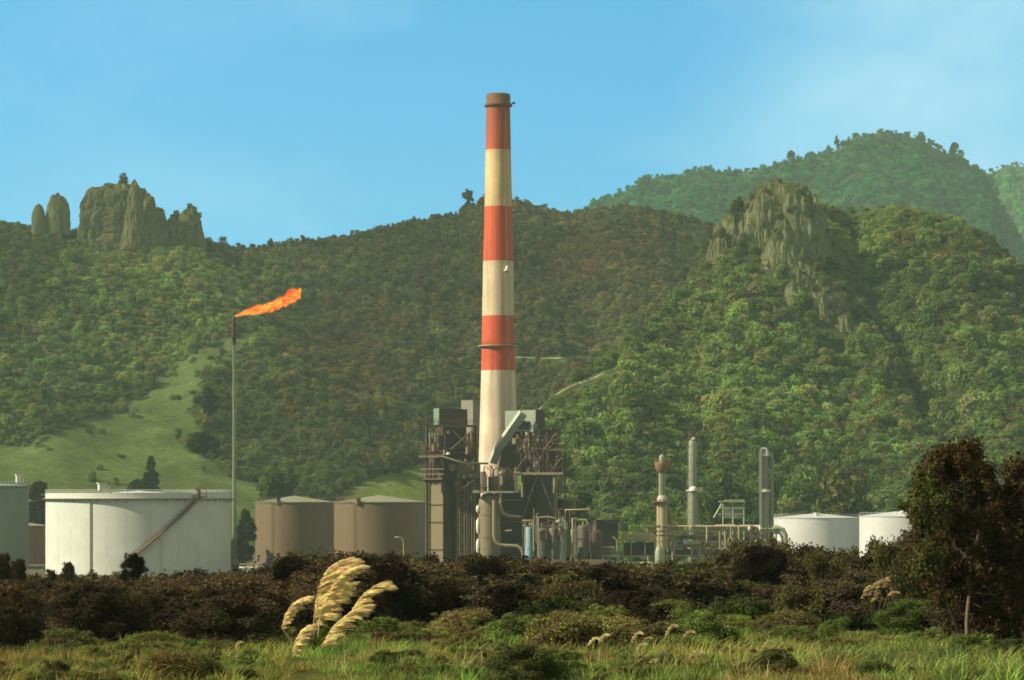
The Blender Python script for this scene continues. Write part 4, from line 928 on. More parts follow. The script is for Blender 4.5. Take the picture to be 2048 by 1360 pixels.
pr = thing('pipework', 'bundle of beige lagged pipes crossing above the drum row', 'pipes', (PX(1090, Yd), Yd - 2, 0))
for pts, r, mt in (([(1045, 1052), (1090, 1052), (1112, 1052), (1126, 1055), (1132, 1064)], .26, M_PIPE), ([(1045, 1042), (1064, 1041), (1064, 1052)], .28, M_PIPE), ([(1070, 1035), (1096, 1034), (1112, 1036), (1112, 1046)], .22, M_PIPE),
                   ([(1130, 1048), (1131, 1020), (1180, 1019)], .2, M_PIPE), ([(1116, 1046), (1121, 1040), (1128, 1042), (1132, 1058)], .55, M_TEAL), ([(1010, 1062), (1024, 1061)], .18, M_PIPE), ([(1145, 1079), (1168, 1078)], .18, M_PIPE), ([(1152, 1040), (1172, 1040), (1176, 1050)], .3, M_PGREEN)):
    part(MB().tube([P(a, b, Yd - 2.2) for a, b in pts], r, 8), 'pipe', mt, pr)
for u in (1046, 1097, 1140, 1182): mb = MB(); post(mb, u, 1020 if u > 1130 else 1036, 1160, Yd - 1.5, .2); part(mb, 'pipe_support', M_DARK2, pr)
for i in range(16):
    u = rf.uniform(1045, 1205); v0 = rf.uniform(1015, 1060); v1 = rf.uniform(1070, 1120); du = rf.uniform(-12, 12); part(MB().tube([P(u + du, v0, Yd - 2.6), P(u, v0, Yd - 2.6), P(u, v1, Yd - 2.6)], rf.uniform(.08, .17), 6), 'branch_pipe', (M_PIPE, M_RUST, M_DARK2, M_OLIVE)[i % 4], pr)
mb = MB(); beam(mb, 1030, 1215, 1124, Yd - 4, .9, 1.5); tag(mb.build('bund_wall', M_OLIVE, None, (PX(1120, Yd), Yd - 4, 0)), 'low olive kerb wall along the foot of the drum row', 'wall')
mb = MB()
for i, (u, v, h) in enumerate(((1195, 1040, 8), (1208, 1048, 7), (1222, 1046, 7.5))): mb.box((PX(u, 640), 640 + i, PZ(v, 640) / 2), (2.2, 2.5, PZ(v, 640)), R(30))
mb.box((PX(1212, 640), 640.5, PZ(1042, 640)), (5, 3.4, .4), R(10))
tag(mb.build('pump_shed', M_DARK, None, (PX(1208, 640), 640, 0)), 'dark brown shed between the drums and the pump skid', 'shed')

# ================================================================== distillation columns
def column(label, Y, u, segs, mats, group='distillation columns'):
    x = PX(u, Y); t = thing('distillation_column', label, 'column', (x, Y, 0), group); return t, x, lambda rp: rp * Y / F
Yk = 640.0
t, x, q = column('short distillation column with rust-brown basket deck near its top', Yk, 1324, 0, 0)
part(MB().lathe(x, Yk, [(q(11), 0), (q(11), PZ(1003, Yk)), (q(8), PZ(994, Yk))], 24), 'lower_shell', M_BEIGE, t)
part(MB().lathe(x, Yk, [(q(6.5), PZ(992, Yk)), (q(6.5), PZ(945, Yk)), (q(6), PZ(915, Yk)), (q(4), PZ(910, Yk)), (.01, PZ(908, Yk))], 20), 'upper_shell', M_COLUMN, t)
part(MB().dome(x, Yk, PZ(1000, Yk), q(10), q(12)), 'shoulder', M_COLBRIGHT, t)
mb = MB().lathe(x, Yk, [(q(7), PZ(946, Yk)), (q(13), PZ(938, Yk)), (q(15), PZ(927, Yk)), (q(15), PZ(925, Yk)), (q(6), PZ(925, Yk))], 20); rail(mb, circ(x, Yk, PZ(926, Yk), q(15), 16), .7, True, .05); part(mb, 'basket_deck', mat_metal('rust_red_steel', (.24, .12, .05), .7, 0, .5, (.14, .06, .03), .6), t)
part(MB().dome(x, Yk, PZ(916, Yk), q(5), q(7)), 'cap', M_COLBRIGHT, t)
mb = MB().ring(x, Yk, PZ(1004, Yk), q(10), q(22), .15, 20); rail(mb, circ(x, Yk, PZ(1004, Yk), q(21), 14), 1, True, .04); part(mb, 'walkway', M_RUST, t)
mb = MB().tube([(x + q(14), Yk, 0), (x + q(14), Yk, PZ(1016, Yk)), (x + q(20), Yk, PZ(1014, Yk))], .15, 6); ladder(mb, x - q(9), Yk - .9, 0, PZ(925, Yk), -120, .45, .04); part(mb, 'ladder', M_RUST, t)
Yk = 650.0
t, x, q = column('tallest distillation column with a small cage on top', Yk, 1385, 0, 0)
part(MB().lathe(x, Yk, [(q(9.5), 0), (q(9.5), PZ(984, Yk)), (q(8), PZ(980, Yk))], 24), 'lower_shell', M_COLUMN, t)
part(MB().lathe(x, Yk, [(q(8), PZ(980, Yk)), (q(8), PZ(885, Yk)), (q(5), PZ(880, Yk)), (.01, PZ(878, Yk))], 24), 'upper_shell', M_COLUMN, t)
part(MB().dome(x + q(1.5), Yk - .5, PZ(879, Yk), q(5), q(5)), 'cap', M_COLBRIGHT, t)
mb = MB(); rail(mb, circ(x, Yk, PZ(877, Yk), q(8), 10), 1.3, True, .06); mb.ring(x, Yk, PZ(877, Yk), q(4), q(9), .12, 16); mb.ring(x - q(7), Yk, PZ(894, Yk), q(1), q(5), .15, 10); part(mb, 'top_cage', M_RUST, t)
mb = MB().ring(x, Yk, PZ(982, Yk), q(8), q(13), .2, 20); mb.dome(x + q(1), Yk - .6, PZ(982, Yk), q(9), q(10)); mb.box((x + q(15), Yk, PZ(978, Yk)), (1.1, .9, .8), .2, 0, .1); part(mb, 'shoulder', M_COLBRIGHT, t)
mb = MB(); ladder(mb, x - q(9.5), Yk - .6, 0, PZ(880, Yk), -150, .5, .04, 0, True); part(mb, 'ladder', M_COLUMN, t)
mb = MB().tube([(x + q(11), Yk - .3, 0), (x + q(11), Yk - .3, PZ(986, Yk))], .12, 6); part(mb, 'riser_pipe', M_PGREEN, t)
Yk = 632.0
t, x, q = column('distillation column with a white loop of pipe over its head', Yk, 1529, 0, 0)
part(MB().lathe(x, Yk, [(q(9.5), 0), (q(9.5), PZ(986, Yk)), (q(8), PZ(982, Yk))], 24), 'lower_shell', M_COLUMN, t)
part(MB().lathe(x, Yk, [(q(7.5), PZ(984, Yk)), (q(7.5), PZ(916, Yk)), (q(5.5), PZ(910, Yk)), (.01, PZ(908, Yk))], 24), 'upper_shell', M_COLUMN, t)
part(MB().tube([P(1521, 1060, Yk - 1), P(1521, 905, Yk - 1), P(1522, 899, Yk - 1), P(1526, 897, Yk - 1), P(1532, 898, Yk - 1), P(1534, 903, Yk - 1), P(1534, 912, Yk - 1)], .33, 8), 'loop_pipe', M_COLBRIGHT, t)
mb = MB().ring(x, Yk, PZ(912, Yk), q(6), q(12), .35, 20); rail(mb, circ(x, Yk, PZ(911, Yk), q(12), 10), .8, True, .04); part(mb, 'top_walkway', M_COLBRIGHT, t)
mb = MB().ring(x, Yk, PZ(984, Yk), q(9), q(12), .5, 20); mb.dome(x - q(1), Yk - .7, PZ(984, Yk), q(9.5), q(7)); part(mb, 'shoulder', M_COLBRIGHT, t)
part(MB().tube([P(1544, 1065, Yk), P(1544, 905, Yk)], .3, 8), 'riser_pipe', M_PGREEN, t)
mb = MB(); ladder(mb, PX(1538, Yk), Yk - .5, PZ(1060, Yk), PZ(895, Yk), -60, .5, .04); mb.box(P(1546, 926, Yk), (.8, .6, .9)); mb.box(P(1545, 960, Yk), (.6, .6, .7)); part(mb, 'ladder', M_COLUMN, t)

# ================================================================== pipe rack, sheds and skids
Yp = 622.0
t = thing('pipe_rack', 'long raised rack of pale pipes between the distillation columns', 'pipe rack', (PX(1420, Yp), Yp, 0))
mb = MB()
for u in (1296, 1345, 1395, 1457, 1505, 1552): post(mb, u, 1050, 1150, Yp, .28); post(mb, u, 1050, 1150, Yp + 4, .28); beam(mb, u - 1, u + 12, 1058, Yp, .3, .3)
beam(mb, 1290, 1560, 1062, Yp, .22, .3); beam(mb, 1290, 1560, 1083, Yp, .2, .3); beam(mb, 1290, 1560, 1063, Yp + 4, .25, .3)
part(mb, 'steel_frame', M_PIPE, t)
for i, (a, b, v, r, mt) in enumerate(((1288, 1512, 1053, .28, M_BEIGE), (1400, 1556, 1058, .2, M_PGREEN), (1310, 1530, 1071, .2, M_PIPE), (1345, 1560, 1092, .2, M_PIPE), (1350, 1500, 1112, .2, M_BEIGE), (1380, 1480, 1098, .22, M_PIPE), (1480, 1520, 1054, .45, M_COLBRIGHT), (1430, 1470, 1053, .45, M_BEIGE))):
    part(MB().tube([P(a, v, Yp - .5 + i * .4), P(b, v, Yp - .5 + i * .4)], r, 8), 'pipe', mt, t)
for u in (1350, 1382, 1420, 1460):
    mb = MB(); mb.tube([P(u, 1083, Yp - .6), P(u, 1094, Yp - .6), P(u + 4, 1098, Yp - .6), P(u + 16, 1098, Yp - .6)], .22, 8); part(mb, 'drop_pipe', M_PIPE, t)
for a, b, v, h in ((1360, 1480, 1076, .7), (1330, 1520, 1104, 1.2)): mb = MB(); beam(mb, a, b, v, Yp + 5, h, .3); part(mb, 'cable_tray', M_DARK2, t)
for i in range(26):
    u = rf.uniform(1330, 1545); v0 = rf.choice((1053, 1062, 1083)); v1 = v0 + rf.uniform(12, 48); du = rf.uniform(-14, 14); part(MB().tube([P(u, v0, Yp - .8), P(u, v1 - 4, Yp - .8), P(u + du * .3, v1, Yp - .8), P(u + du, v1, Yp - .8)], rf.uniform(.1, .24), 6), 'branch_pipe', (M_PIPE, M_BEIGE, M_PGREEN, M_RUST)[i % 4], t)
for i in range(16):
    u = rf.uniform(1325, 1545); v = rf.uniform(1050, 1105); q = P(u, v, Yp - 1); part(MB().lathe(q[0], q[1], [(.08, q[2] - .5), (.3, q[2] - .3), (.3, q[2] + .25), (.06, q[2] + .4), (.06, q[2] + .8), (.25, q[2] + .82), (.25, q[2] + .9)], 10), 'valve', (M_COLBRIGHT, M_RUST, M_PIPE, M_DARK2)[i % 4], t)
t = thing('exchanger', 'horizontal pale exchanger under the pipe rack', 'exchanger', (PX(1398, Yp - 3), Yp - 3, 0))
part(MB().tube([P(1380, 1088, Yp - 3), P(1382, 1088, Yp - 3), P(1400, 1087, Yp - 3), P(1402, 1087, Yp - 3)], [.2, .55, .55, .2], 12), 'shell', M_PIPE, t)
for u in (1384, 1399): mb = MB(); post(mb, u, 1090, 1150, Yp - 3, .4); part(mb, 'saddle', M_PIPE, t)
t = thing('canopy', 'open shelter with bright beige flat roof over dark pumps', 'shelter', (PX(1278, 612), 612, 0))
mb = MB(); a = P(1278, 1075, 612); mb.box((a[0], 612, a[2]), (6.2, 4.0, 1.25), R(-24), 0, .1); mb.box((a[0] + .8, 612, a[2] + .85), (3.8, 2.4, .5), R(-24)); part(mb, 'roof', M_BEIGE, t)
for u in (1246, 1262, 1290, 1309):
    for yy in (610, 614): mb = MB(); post(mb, u, 1080, 1150, yy, .22); part(mb, 'post', M_PIPE, t)
mb = MB(); beam(mb, 1244, 1312, 1112, 609.7, .2, .2); part(mb, 'cross_beam', M_PIPE, t)
mb = MB(); beam(mb, 1248, 1308, 1098, 614.5, 2.6, .3); part(mb, 'back_panel', M_DARK, t)
t = thing('pump_skid', 'pale framed pump skid with two round openings, near the drum row', 'pump', (PX(1218, 600), 600, 0))
mb = MB()
for u in (1194, 1206, 1217, 1236): post(mb, u, 1112, 1150, 600, .3)
for u in (1203, 1228): post(mb, u, 1094, 1115, 600.3, .3)
beam(mb, 1203, 1229, 1094, 600, .35, .3); beam(mb, 1190, 1240, 1112, 599.8, .5, .4); beam(mb, 1192, 1240, 1124, 600, .3, .3); part(mb, 'frame', M_PGREEN, t)
for u in (1210, 1221): part(MB().tube([P(u, 1102, 599.6), P(u, 1102, 601)], .5, 12), 'pump_housing', M_RUST, t)
for q, w_ in ((P(1222, 1132, 599), (1.1, 1.2, 2.4)), (P(1236, 1132, 599), (.9, 1.0, 2.2)), (P(1200, 1120, 599), (1.2, 1, 1.0))): part(MB().box(q, w_, .2, 0, .1), 'motor', M_PGREEN, t)
mb = MB().tube([P(1240, 1128, 600), P(1300, 1126, 600)], .3, 8); part(mb, 'suction_pipe', M_BEIGE, t)
mb = MB().tube([P(1234, 1130, 601), P(1234, 1080, 601), P(1225, 1073, 601)], .22, 6); part(mb, 'vent_pipe', M_PIPE, t)
t = thing('vessel', 'small pale green hopper-shaped vessel beside the beige canopy', 'vessel', (PX(1318, 606), 606, 0)); x = PX(1318, 606); q_ = lambda rp: rp * 606 / F
part(MB().lathe(x, 606, [(q_(6), 0), (q_(8), PZ(1128, 606)), (q_(8), PZ(1102, 606)), (q_(4), PZ(1092, 606)), (.01, PZ(1090, 606))], 20), 'shell', M_PGREEN, t)
mb = MB().tube([P(1318, 1092, 606), P(1318, 1060, 606), P(1326, 1052, 606)], .18, 6); part(mb, 'pipe', M_PIPE, t)
mb = MB().tube([P(1545, 1058, 616), P(1556, 1056, 616), P(1566, 1060, 616), P(1571, 1070, 616), P(1572, 1130, 616)], .5, 10); mb.tube([P(1548, 1066, 616.5), P(1560, 1066, 616.5), P(1564, 1074, 616.5), P(1564, 1130, 616.5)], .3, 8)
tag(mb.build('pipe_bend', M_PGREEN, None, P(1566, 1130, 616)), 'pale green pipe turning down in front of the white tank', 'pipe')
# low pipe runs and lamp
for u0, u1, v, yy, lab in ((478, 514, 1136, 596, 'white pipe run on low sleepers at the foot of the flare'), (862, 892, 1146, 590, 'short white pipe at the foot of the olive furnace panel')):
    t = thing('pipe_run', lab, 'pipe', (PX(u0, yy), yy, 0)); part(MB().tube([P(u0, v, yy), P(u1, v, yy)], .3, 10), 'pipe', M_COLBRIGHT, t)
    mb = MB(); beam(mb, u0, u1, v - 8, yy + 1, .2, .2); part(mb, 'upper_pipe', M_BEIGE, t)
    for u in (u0 + 4, (u0 + u1) / 2, u1 - 4): part(MB().box((PX(u, yy), yy, PZ(v, yy) / 2), (.4, .6, max(PZ(v, yy), .2))), 'sleeper', M_BEIGE, t)
yl = 598.0; t = thing('street_lamp', 'pale street lamp with curved arm before the brown tank', 'lamp', (PX(807, yl), yl, 0))
part(MB().tube([(PX(807, yl), yl, 0), P(807, 1088, yl), P(806, 1080, yl), P(803, 1075, yl), P(796, 1073, yl)], [.14, .10, .09, .08, .07], 8), 'pole', M_PALE, t)
part(MB().box(P(794, 1074, yl), (.8, .35, .2), 0, 0, .1), 'lamp_head', M_COLBRIGHT, t)
# pale gantry at the foot of the spur
ys_ = 716.0; t = thing('hillside_shed', 'faint pale-roofed open shed at the foot of the spur', 'shed', (PX(1462, ys_), ys_, 0))
mb = MB(); a = P(1464, 1003, ys_); mb.box((a[0], ys_, a[2]), (6.0, 4, .35), 0); mb.box((a[0] + .6, ys_, a[2] + .3), (4.6, 3, .3), 0); part(mb, 'roof', M_PGREEN, t)
mb = MB(); mb.tube([P(1446, 1004, ys_ - 1), P(1428, 1036, ys_ - 1)], .28, 6); [post(mb, u, 1004, 1110, ys_ - 1.5, .25) for u in (1446, 1466, 1488)]; beam(mb, 1440, 1490, 1016, ys_ - 1.5, .35, .3); beam(mb, 1436, 1490, 1028, ys_ - 1.5, .3, .3); part(mb, 'frame', M_PGREEN, t)
mb = MB(); beam(mb, 1444, 1488, 1022, ys_ + 1.5, 3.5, .2); part(mb, 'back_wall', M_GREYGREEN, t)
# ================================================================== foreground scrub, grass, plumes
MBU = mat_leaf('scrub_leaf', 'tint', .18, .5, 1.6)
MBO = mat_leaf('bush_leaf', 'object', .18, .5, 1.6)
def bark(name, col):
    return mat_metal(name, col, .9, 0, .5, tuple(c * .4 for c in col), 6)
M_BARK = bark('grey_brown_bark', (.06, .044, .03))
M_BARKP = bark('pale_bark', (.13, .10, .066))
def bush_data(seed, nl=30, per=120, leaf=.075, spiky=.3, twigs=True, h=1.15):
    r = np.random.default_rng(seed); L, Rr = [], []
    for i in range(nl):
        th = r.random() * 6.283; hh = r.random() ** .75; rad = .78 * math.sqrt(max(.02, 1 - (hh * .9) ** 2.2)) * (.35 + .65 * r.random() ** .6)
        L.append((rad * math.cos(th), rad * math.sin(th), .12 + hh * h)); Rr.append(.13 + .15 * r.random())
    for i in range(int(nl * spiky)):
        th = r.random() * 6.283; rad = .6 * r.random(); L.append((rad * math.cos(th), rad * math.sin(th), h * (.95 + .3 * r.random()))); Rr.append(.07 + .06 * r.random())
    return lobe_cloud(seed + 1, L, Rr, per, leaf, .55, .35, 1.1), L
bush_me, bush_tw = [], []
for i in range(6):
    (V, Fq), L = bush_data(900 + i, 30 + 4 * i, 400, .029 + .004 * (i % 3), [.2, .6, .3, .8, .1, .4][i], h=[1.1, 1.5, .95, 1.7, .85, 1.3][i])
    bush_me.append((V, Fq)); mb = MB()
    for c in L[::2]: mb.tube([(0, 0, -.15), (c[0] * .4, c[1] * .4, c[2] * .5), tuple(np.array(c) * .97)], [.028, .018, .006], 4, 0, False)
    bush_tw.append(mb)
protoS = [np_mesh('scrub_clump', V, Fq, [MBU]) for V, Fq in bush_me]
protoB = [np_mesh('foliage', V, Fq, [MBO]) for V, Fq in bush_me]
protoT = []
for mb in bush_tw:
    o = mb.build('stems', M_BARK); protoT.append(o.data); bpy.data.objects.remove(o)
TOP = [(-150, 1140), (0, 1148), (90, 1153), (240, 1150), (420, 1150), (500, 1146), (530, 1128), (560, 1114), (610, 1110), (680, 1112), (740, 1108), (840, 1118), (880, 1142), (905, 1128), (940, 1112), (1020, 1114), (1060, 1128),
       (1180, 1134), (1250, 1140), (1330, 1136), (1420, 1122), (1470, 1094), (1560, 1086), (1600, 1106), (1650, 1096), (1690, 1108), (1720, 1122), (1760, 1112), (1800, 1090), (1900, 1060), (2200, 1060)]
FRONT = [(-150, 1300), (0, 1318), (60, 1300), (180, 1306), (300, 1290), (480, 1276), (600, 1268), (760, 1282), (850, 1278), (960, 1286), (1060, 1290), (1200, 1284), (1330, 1262), (1480, 1252), (1600, 1270), (1720, 1290), (1800, 1280), (1900, 1270), (2200, 1300)]
BUSHES = []
# bushes that stand out from the belt: things of their own
def bush(label, u, vt, vb, Y, wpx, kind, col, rz=0.0, name='bush', group=None):
    Y = 58 + (Y - 58) * .42 if Y > 58 else Y
    BUSHES.append((u, vt, vb, Y, wpx)); x = PX(u, Y); gz_ = float(ground_z(x, Y)); zt_ = PZ(vt, Y); zb = max(gz_, PZ(vb, Y)) - .05
    t = thing(name, label, 'bush', (x, Y, zb), group, rz); ph_ = bush_me[kind][0][:, 2].max()
    s = (wpx / F * Y / 2 / .95, wpx / F * Y / 2 / .95, (zt_ - zb) / ph_)
    for nm, me in (('foliage', protoB[kind]), ('stems', protoT[kind])):
        o = bpy.data.objects.new(nm, me); COL.objects.link(o); o.parent = t; o.scale = s; o.color = (*col, 1)
dk, br, ol, gr = (.026, .020, .014), (.090, .070, .044), (.120, .115, .050), (.105, .135, .045)
bush('dark spiky bush standing against the big white tank', 267, 1104, 1160, 128, 62, 3, dk)
bush('small spiky shrub poking up before the narrow brown tank', 36, 1116, 1160, 126, 44, 5, br)
bush('thin shrub tip at the lit edge of the white tank', 136, 1122, 1160, 126, 36, 3, br, 1)
bush('tiny shrub at the corner of the white tank', 100, 1136, 1160, 127, 30, 0, br, 2)
bush('tallest scrub bush by the edge below the grey-green tank', 0, 1102, 1200, 122, 60, 5, br, .4)
bush('dark rounded bush in front of the brown tank nearest the flare', 585, 1104, 1230, 104, 130, 2, dk, .7)
bush('big near-black bush behind the tallest pampas plumes', 770, 1106, 1290, 80, 165, 0, dk, 1.2)
bush('black bush at the foot of the pampas clump', 700, 1196, 1290, 66, 150, 2, dk, 2.2)
bush('dark bush below the furnace and the olive panel', 885, 1150, 1285, 84, 110, 4, dk, .3)
bush('tall black bush below the beige vessel', 985, 1106, 1230, 96, 140, 0, dk, 3.0)
bush('broad black bush in front of the drum row', 1020, 1168, 1292, 76, 150, 5, dk, 1.9)
bush('dark bush below the pump skid', 1200, 1176, 1270, 80, 120, 2, dk, 2.6)
bush('dark mounded bush under the distillation column with the loop', 1522, 1084, 1180, 108, 130, 2, dk, .9)
bush('lower black bush between two olive shrubs', 1460, 1150, 1240, 88, 110, 4, dk, .2)
bush('olive rounded shrub before the white tanks', 1650, 1092, 1240, 100, 150, 0, ol, 2.0)
bush('wide olive-green shrub in the middle of the belt', 1590, 1160, 1280, 76, 170, 2, ol, 1.1)
bush('dark hollow bush below the second white tank', 1668, 1140, 1230, 84, 96, 4, dk, 2.9)
bush('leafy green-olive shrub joining the dark tree', 1790, 1068, 1260, 74, 150, 0, ol, 1.5)
bush('green low shrub at the grass edge under the dark tree', 1830, 1190, 1310, 60, 150, 2, gr, .5)
bush('small dark shrub alone in the bright grass', 1556, 1258, 1308, 52, 40, 4, (.05, .055, .02), .5)
bush('low dark shrub at the grass edge near the pampas clump', 512, 1262, 1330, 55, 66, 2, (.06, .055, .022), 1.7)
bush('dark low shrub at the bottom of the grass', 985, 1294, 1372, 44, 190, 2, (.045, .050, .018), 2.4)
bush('brown shrub with twiggy stems at the scrub front', 330, 1190, 1310, 64, 150, 5, br, .8)
bush('brown-grey shrub above the pale thin trunk', 45, 1180, 1330, 60, 170, 0, br, .1)
bush('greenish low shrub at the front of the dark scrub', 560, 1246, 1320, 58, 110, 4, gr, 2.8)

def base_v(X, Y): return 1000 - (ground_z(X, Y) - EYE) / Y * F
pts, scl, tnt = [], [], []
M_ = 3600
Yq = 48 + 94 * rng.random(M_) ** 1.15; U_ = rng.uniform(-750, 2800, M_); Xq = PX(U_, Yq)
bv = base_v(Xq, Yq); fr = lerp(U_, FRONT) + 34 + 46 * fbm(U_ / 60, Yq * 0, seed=77, oct=3)
ok = (bv < fr) | (Yq > 69)
Xq, Yq, U_, bv = Xq[ok], Yq[ok], U_[ok], bv[ok]
gz = ground_z(Xq, Yq); hmax = PZ(lerp(U_, TOP) + 6 + 24 * fbm(U_ / 34, Yq * 0, seed=12, oct=3), Yq) - gz
hn = (1.15 + 1.5 * rng.random(len(Xq)) ** 1.3) * lerp(Yq, [(48, .38), (56, .62), (70, .9), (100, 1.15), (140, 1.3)]) * (1 + .95 * fbm(Xq / 3.2, Yq / 6, seed=14, oct=2))
hgt = np.minimum(hn, np.maximum(hmax, .3)) * 1.05
# the back rows rise to the photographed top line
back = (Yq > 96) & (rng.random(len(Xq)) < .75); keep_ = fbm(Xq / 2.6, Yq / 4, seed=19, oct=3) > np.where(Yq > 96, -.5, -.04)
hgt[back] = np.maximum(hmax[back] * rng.uniform(.92, 1.1, back.sum()), .3)
for ub, vt, vb, Yb, wb in BUSHES:      # scrub standing before a bush stays below it
    near = (Yq < Yb + 1) & (np.abs(U_ - ub) < wb * .46); hgt[near] = np.minimum(hgt[near], np.maximum(PZ(vb - .22 * (vb - vt), Yq[near]) - gz[near], .12))
pi = rng.integers(0, 6, len(Xq)); ph = np.array([v[:, 2].max() for v, f in bush_me])[pi]
wid = np.clip(hgt * rng.uniform(.62, 1.1, len(Xq)), .5, 2.4)
Xq, Yq, U_, gz, hgt, wid, pi, ph = [q[keep_] for q in (Xq, Yq, U_, gz, hgt, wid, pi, ph)]
SPAL = np.array([[.120, .090, .058], [.088, .074, .045], [.044, .036, .025], [.130, .117, .056], [.095, .112, .044]])
def scrub_tint(U, n):
    wl = np.clip((U - 900) / 700, 0, 1); k = np.where(rng.random(n) < wl * .6, rng.choice([1, 3, 4], n), rng.choice([0, 1, 2], n))
    return np.clip(SPAL[k] * (1 + .22 * rng.normal(size=(n, 1))), .008, .3)
scatter('scrub', np.stack([Xq, Yq, gz - .1], 1), np.stack([wid, wid, hgt / ph], 1), rng.random(len(Xq)) * 6.283, pi, scrub_tint(U_, len(Xq)), protoS, 'belt of dark brown-green scrub across the whole picture below the refinery')
# ------------------------------------------------------------------ trees
def tree(name, label, base, trunk_pts, rads, lobes, lrad, per, leaf, col, barkm, seed, limbs=True, outward=.55, group=None, cat='tree', twigs=1):
    t = thing(name, label, cat, base, group); mb = MB(); mb.tube(trunk_pts, rads, 8)
    o = mb.build('trunk', barkm, t)
    if limbs:
        mb = MB(); top = Vector(trunk_pts[-1]); r_ = random.Random(seed)
        for i, c in enumerate(lobes):
            c = Vector(c); k = r_.random(); i0 = min(len(trunk_pts) - 2, int(len(trunk_pts) * (.45 + .5 * k))); s = Vector(trunk_pts[i0]).lerp(Vector(trunk_pts[i0 + 1]), r_.random())
            md = s.lerp(c, .5) + Vector((0, 0, -.08 * (c - s).length)); mb.tube([s, md, c], [rads[-1] * .6, rads[-1] * .4, rads[-1] * .12], 5, 0, False)
        mb.build('limbs', barkm, t)
    V, Fq = lobe_cloud(seed, lobes, lrad, per, leaf, outward, .35, .95)
    me = np_mesh('crown', V - np.array(base), Fq, [MBO]); o = link('crown', me, t); o.color = (*col, 1); return t
def lobes_in(seed, n, Y, shape, depth, rmin, rmax):
    """lobe centres inside an outline given in photo pixels, spread over a real depth"""
    r = random.Random(seed); L, Rr = [], []; us = [p[0] for p in shape]; vs = [p[1] for p in shape]
    while len(L) < n:
        u, v = r.uniform(min(us), max(us)), r.uniform(min(vs), max(vs))
        if inpoly(np.array([u]), np.array([v]), shape)[0]: L.append(P(u, v, Y + r.uniform(-depth, depth))); Rr.append(r.uniform(rmin, rmax))
    return L, Rr
Yt = 45.0
sh1 = [(1835, 1010), (1850, 965), (1872, 905), (1890, 895), (1950, 900), (1985, 935), (2045, 925), (2110, 930), (2150, 1000), (2130, 1100), (2080, 1180), (2020, 1250), (1960, 1232), (1930, 1215), (1870, 1190), (1840, 1120), (1850, 1060)]
L, Rr = lobes_in(5, 165, Yt, sh1, 1.1, .10, .25)
gx = PX(1938, Yt); gzz = float(ground_z(gx, Yt))
tp = [(gx, Yt, gzz - .1), P(1936, 1300, Yt), P(1934, 1245, Yt), P(1937, 1210, Yt), P(1945, 1150, Yt), P(1960, 1050, Yt), P(1968, 960, Yt)]
tree('tree', 'big dark tree on a thin pale trunk at the edge of the grass', (gx, Yt, gzz), tp, [.042, .038, .036, .034, .032, .022, .008], L, Rr, 260, .040, (.074, .054, .028), M_BARKP, 51)
sh1b = [(1808, 1012), (1830, 960), (1868, 930), (1890, 980), (1895, 1060), (1880, 1120), (1860, 1160), (1825, 1150), (1840, 1080)]
L, Rr = lobes_in(6, 34, 43.4, sh1b, .5, .08, .17); gx = PX(1930, 44.6); gzz = float(ground_z(gx, 44.6))
tree('tree', 'lighter olive young tree leaning against the big dark tree', (gx, 44.6, gzz), [(gx, 44.6, gzz - .1), P(1916, 1260, 44.3), P(1890, 1190, 43.9), P(1862, 1090, 43.5), P(1858, 980, 43.4)], [.024, .02, .017, .012, .005], L, Rr, 200, .034, (.105, .118, .042), M_BARK, 57)
sh2 = [(1975, 1010), (2060, 960), (2170, 980), (2190, 1150), (2170, 1290), (2090, 1315), (1995, 1325), (1968, 1280), (1970, 1150)]
L, Rr = lobes_in(8, 150, 48.0, sh2, 1.0, .12, .28); gx = PX(2090, 49); gzz = float(ground_z(gx, 49))
tree('tree', 'black shadowy tree massed behind the big dark one', (gx, 49, gzz), [(gx, 49, gzz - .1), P(2088, 1250, 49), P(2085, 1100, 49), P(2090, 1020, 49)], [.06, .05, .035, .01], L, Rr, 240, .045, (.036, .026, .016), M_BARK, 61)
gx = PX(11, 54); gzz = float(ground_z(gx, 54)); L, Rr = lobes_in(9, 26, 54, [(-40, 1240), (-30, 1185), (20, 1178), (62, 1200), (70, 1250), (20, 1275)], .6, .12, .22)
tree('tree', 'small brown tree with a bare pale trunk beside the picture edge', (gx, 54, gzz), [(gx, 54, gzz - .1), P(9, 1330, 54), P(13, 1280, 54), P(11, 1220, 54)], [.05, .045, .038, .012], L, Rr, 220, .04, (.110, .076, .046), M_BARKP, 63)
# trees among and behind the tanks, on the pasture and along the skylines
def far_tree(label, u, vt, vb, Y, w, col, seed, conic=False, name='tree', group=None, per=110):
    r = random.Random(seed); x = PX(u, Y); z0, z1 = PZ(vb, Y), PZ(vt, Y); H = z1 - z0; rw = w / F * Y / 2; L, Rr = [], []
    for i in range(26 if not conic else 80):
        h = r.random() ** (.8 if not conic else 1.0); k = (1 - h) * .95 + .08 if conic else math.sqrt(max(.05, 1 - (2 * h - .95) ** 2))
        a = r.random() * 6.283; q = rw * k * (.3 + .6 * r.random()); L.append((x + q * math.cos(a), Y + q * math.sin(a), z0 + H * (.1 + .86 * h))); Rr.append(rw * (.26 + .18 * r.random()) * (k * .6 + .4) * (.7 if conic else 1))
    return tree(name, label, (x, Y, z0), [(x, Y, z0 - 1), (x, Y, z0 + H * .5), (x + .1, Y, z0 + H * .85)], [rw * .09, rw * .06, rw * .02], L, Rr, per, rw * .16, col, M_BARK, seed, True, .65, group)
far_tree('dark tree rising behind the narrow rust-brown tank', 74, 952, 1112, 760, 62, (.045, .036, .018), 101)
far_tree('dark tree crowded behind the foot of the flare pole', 492, 1016, 1150, 655, 46, (.042, .040, .018), 102)
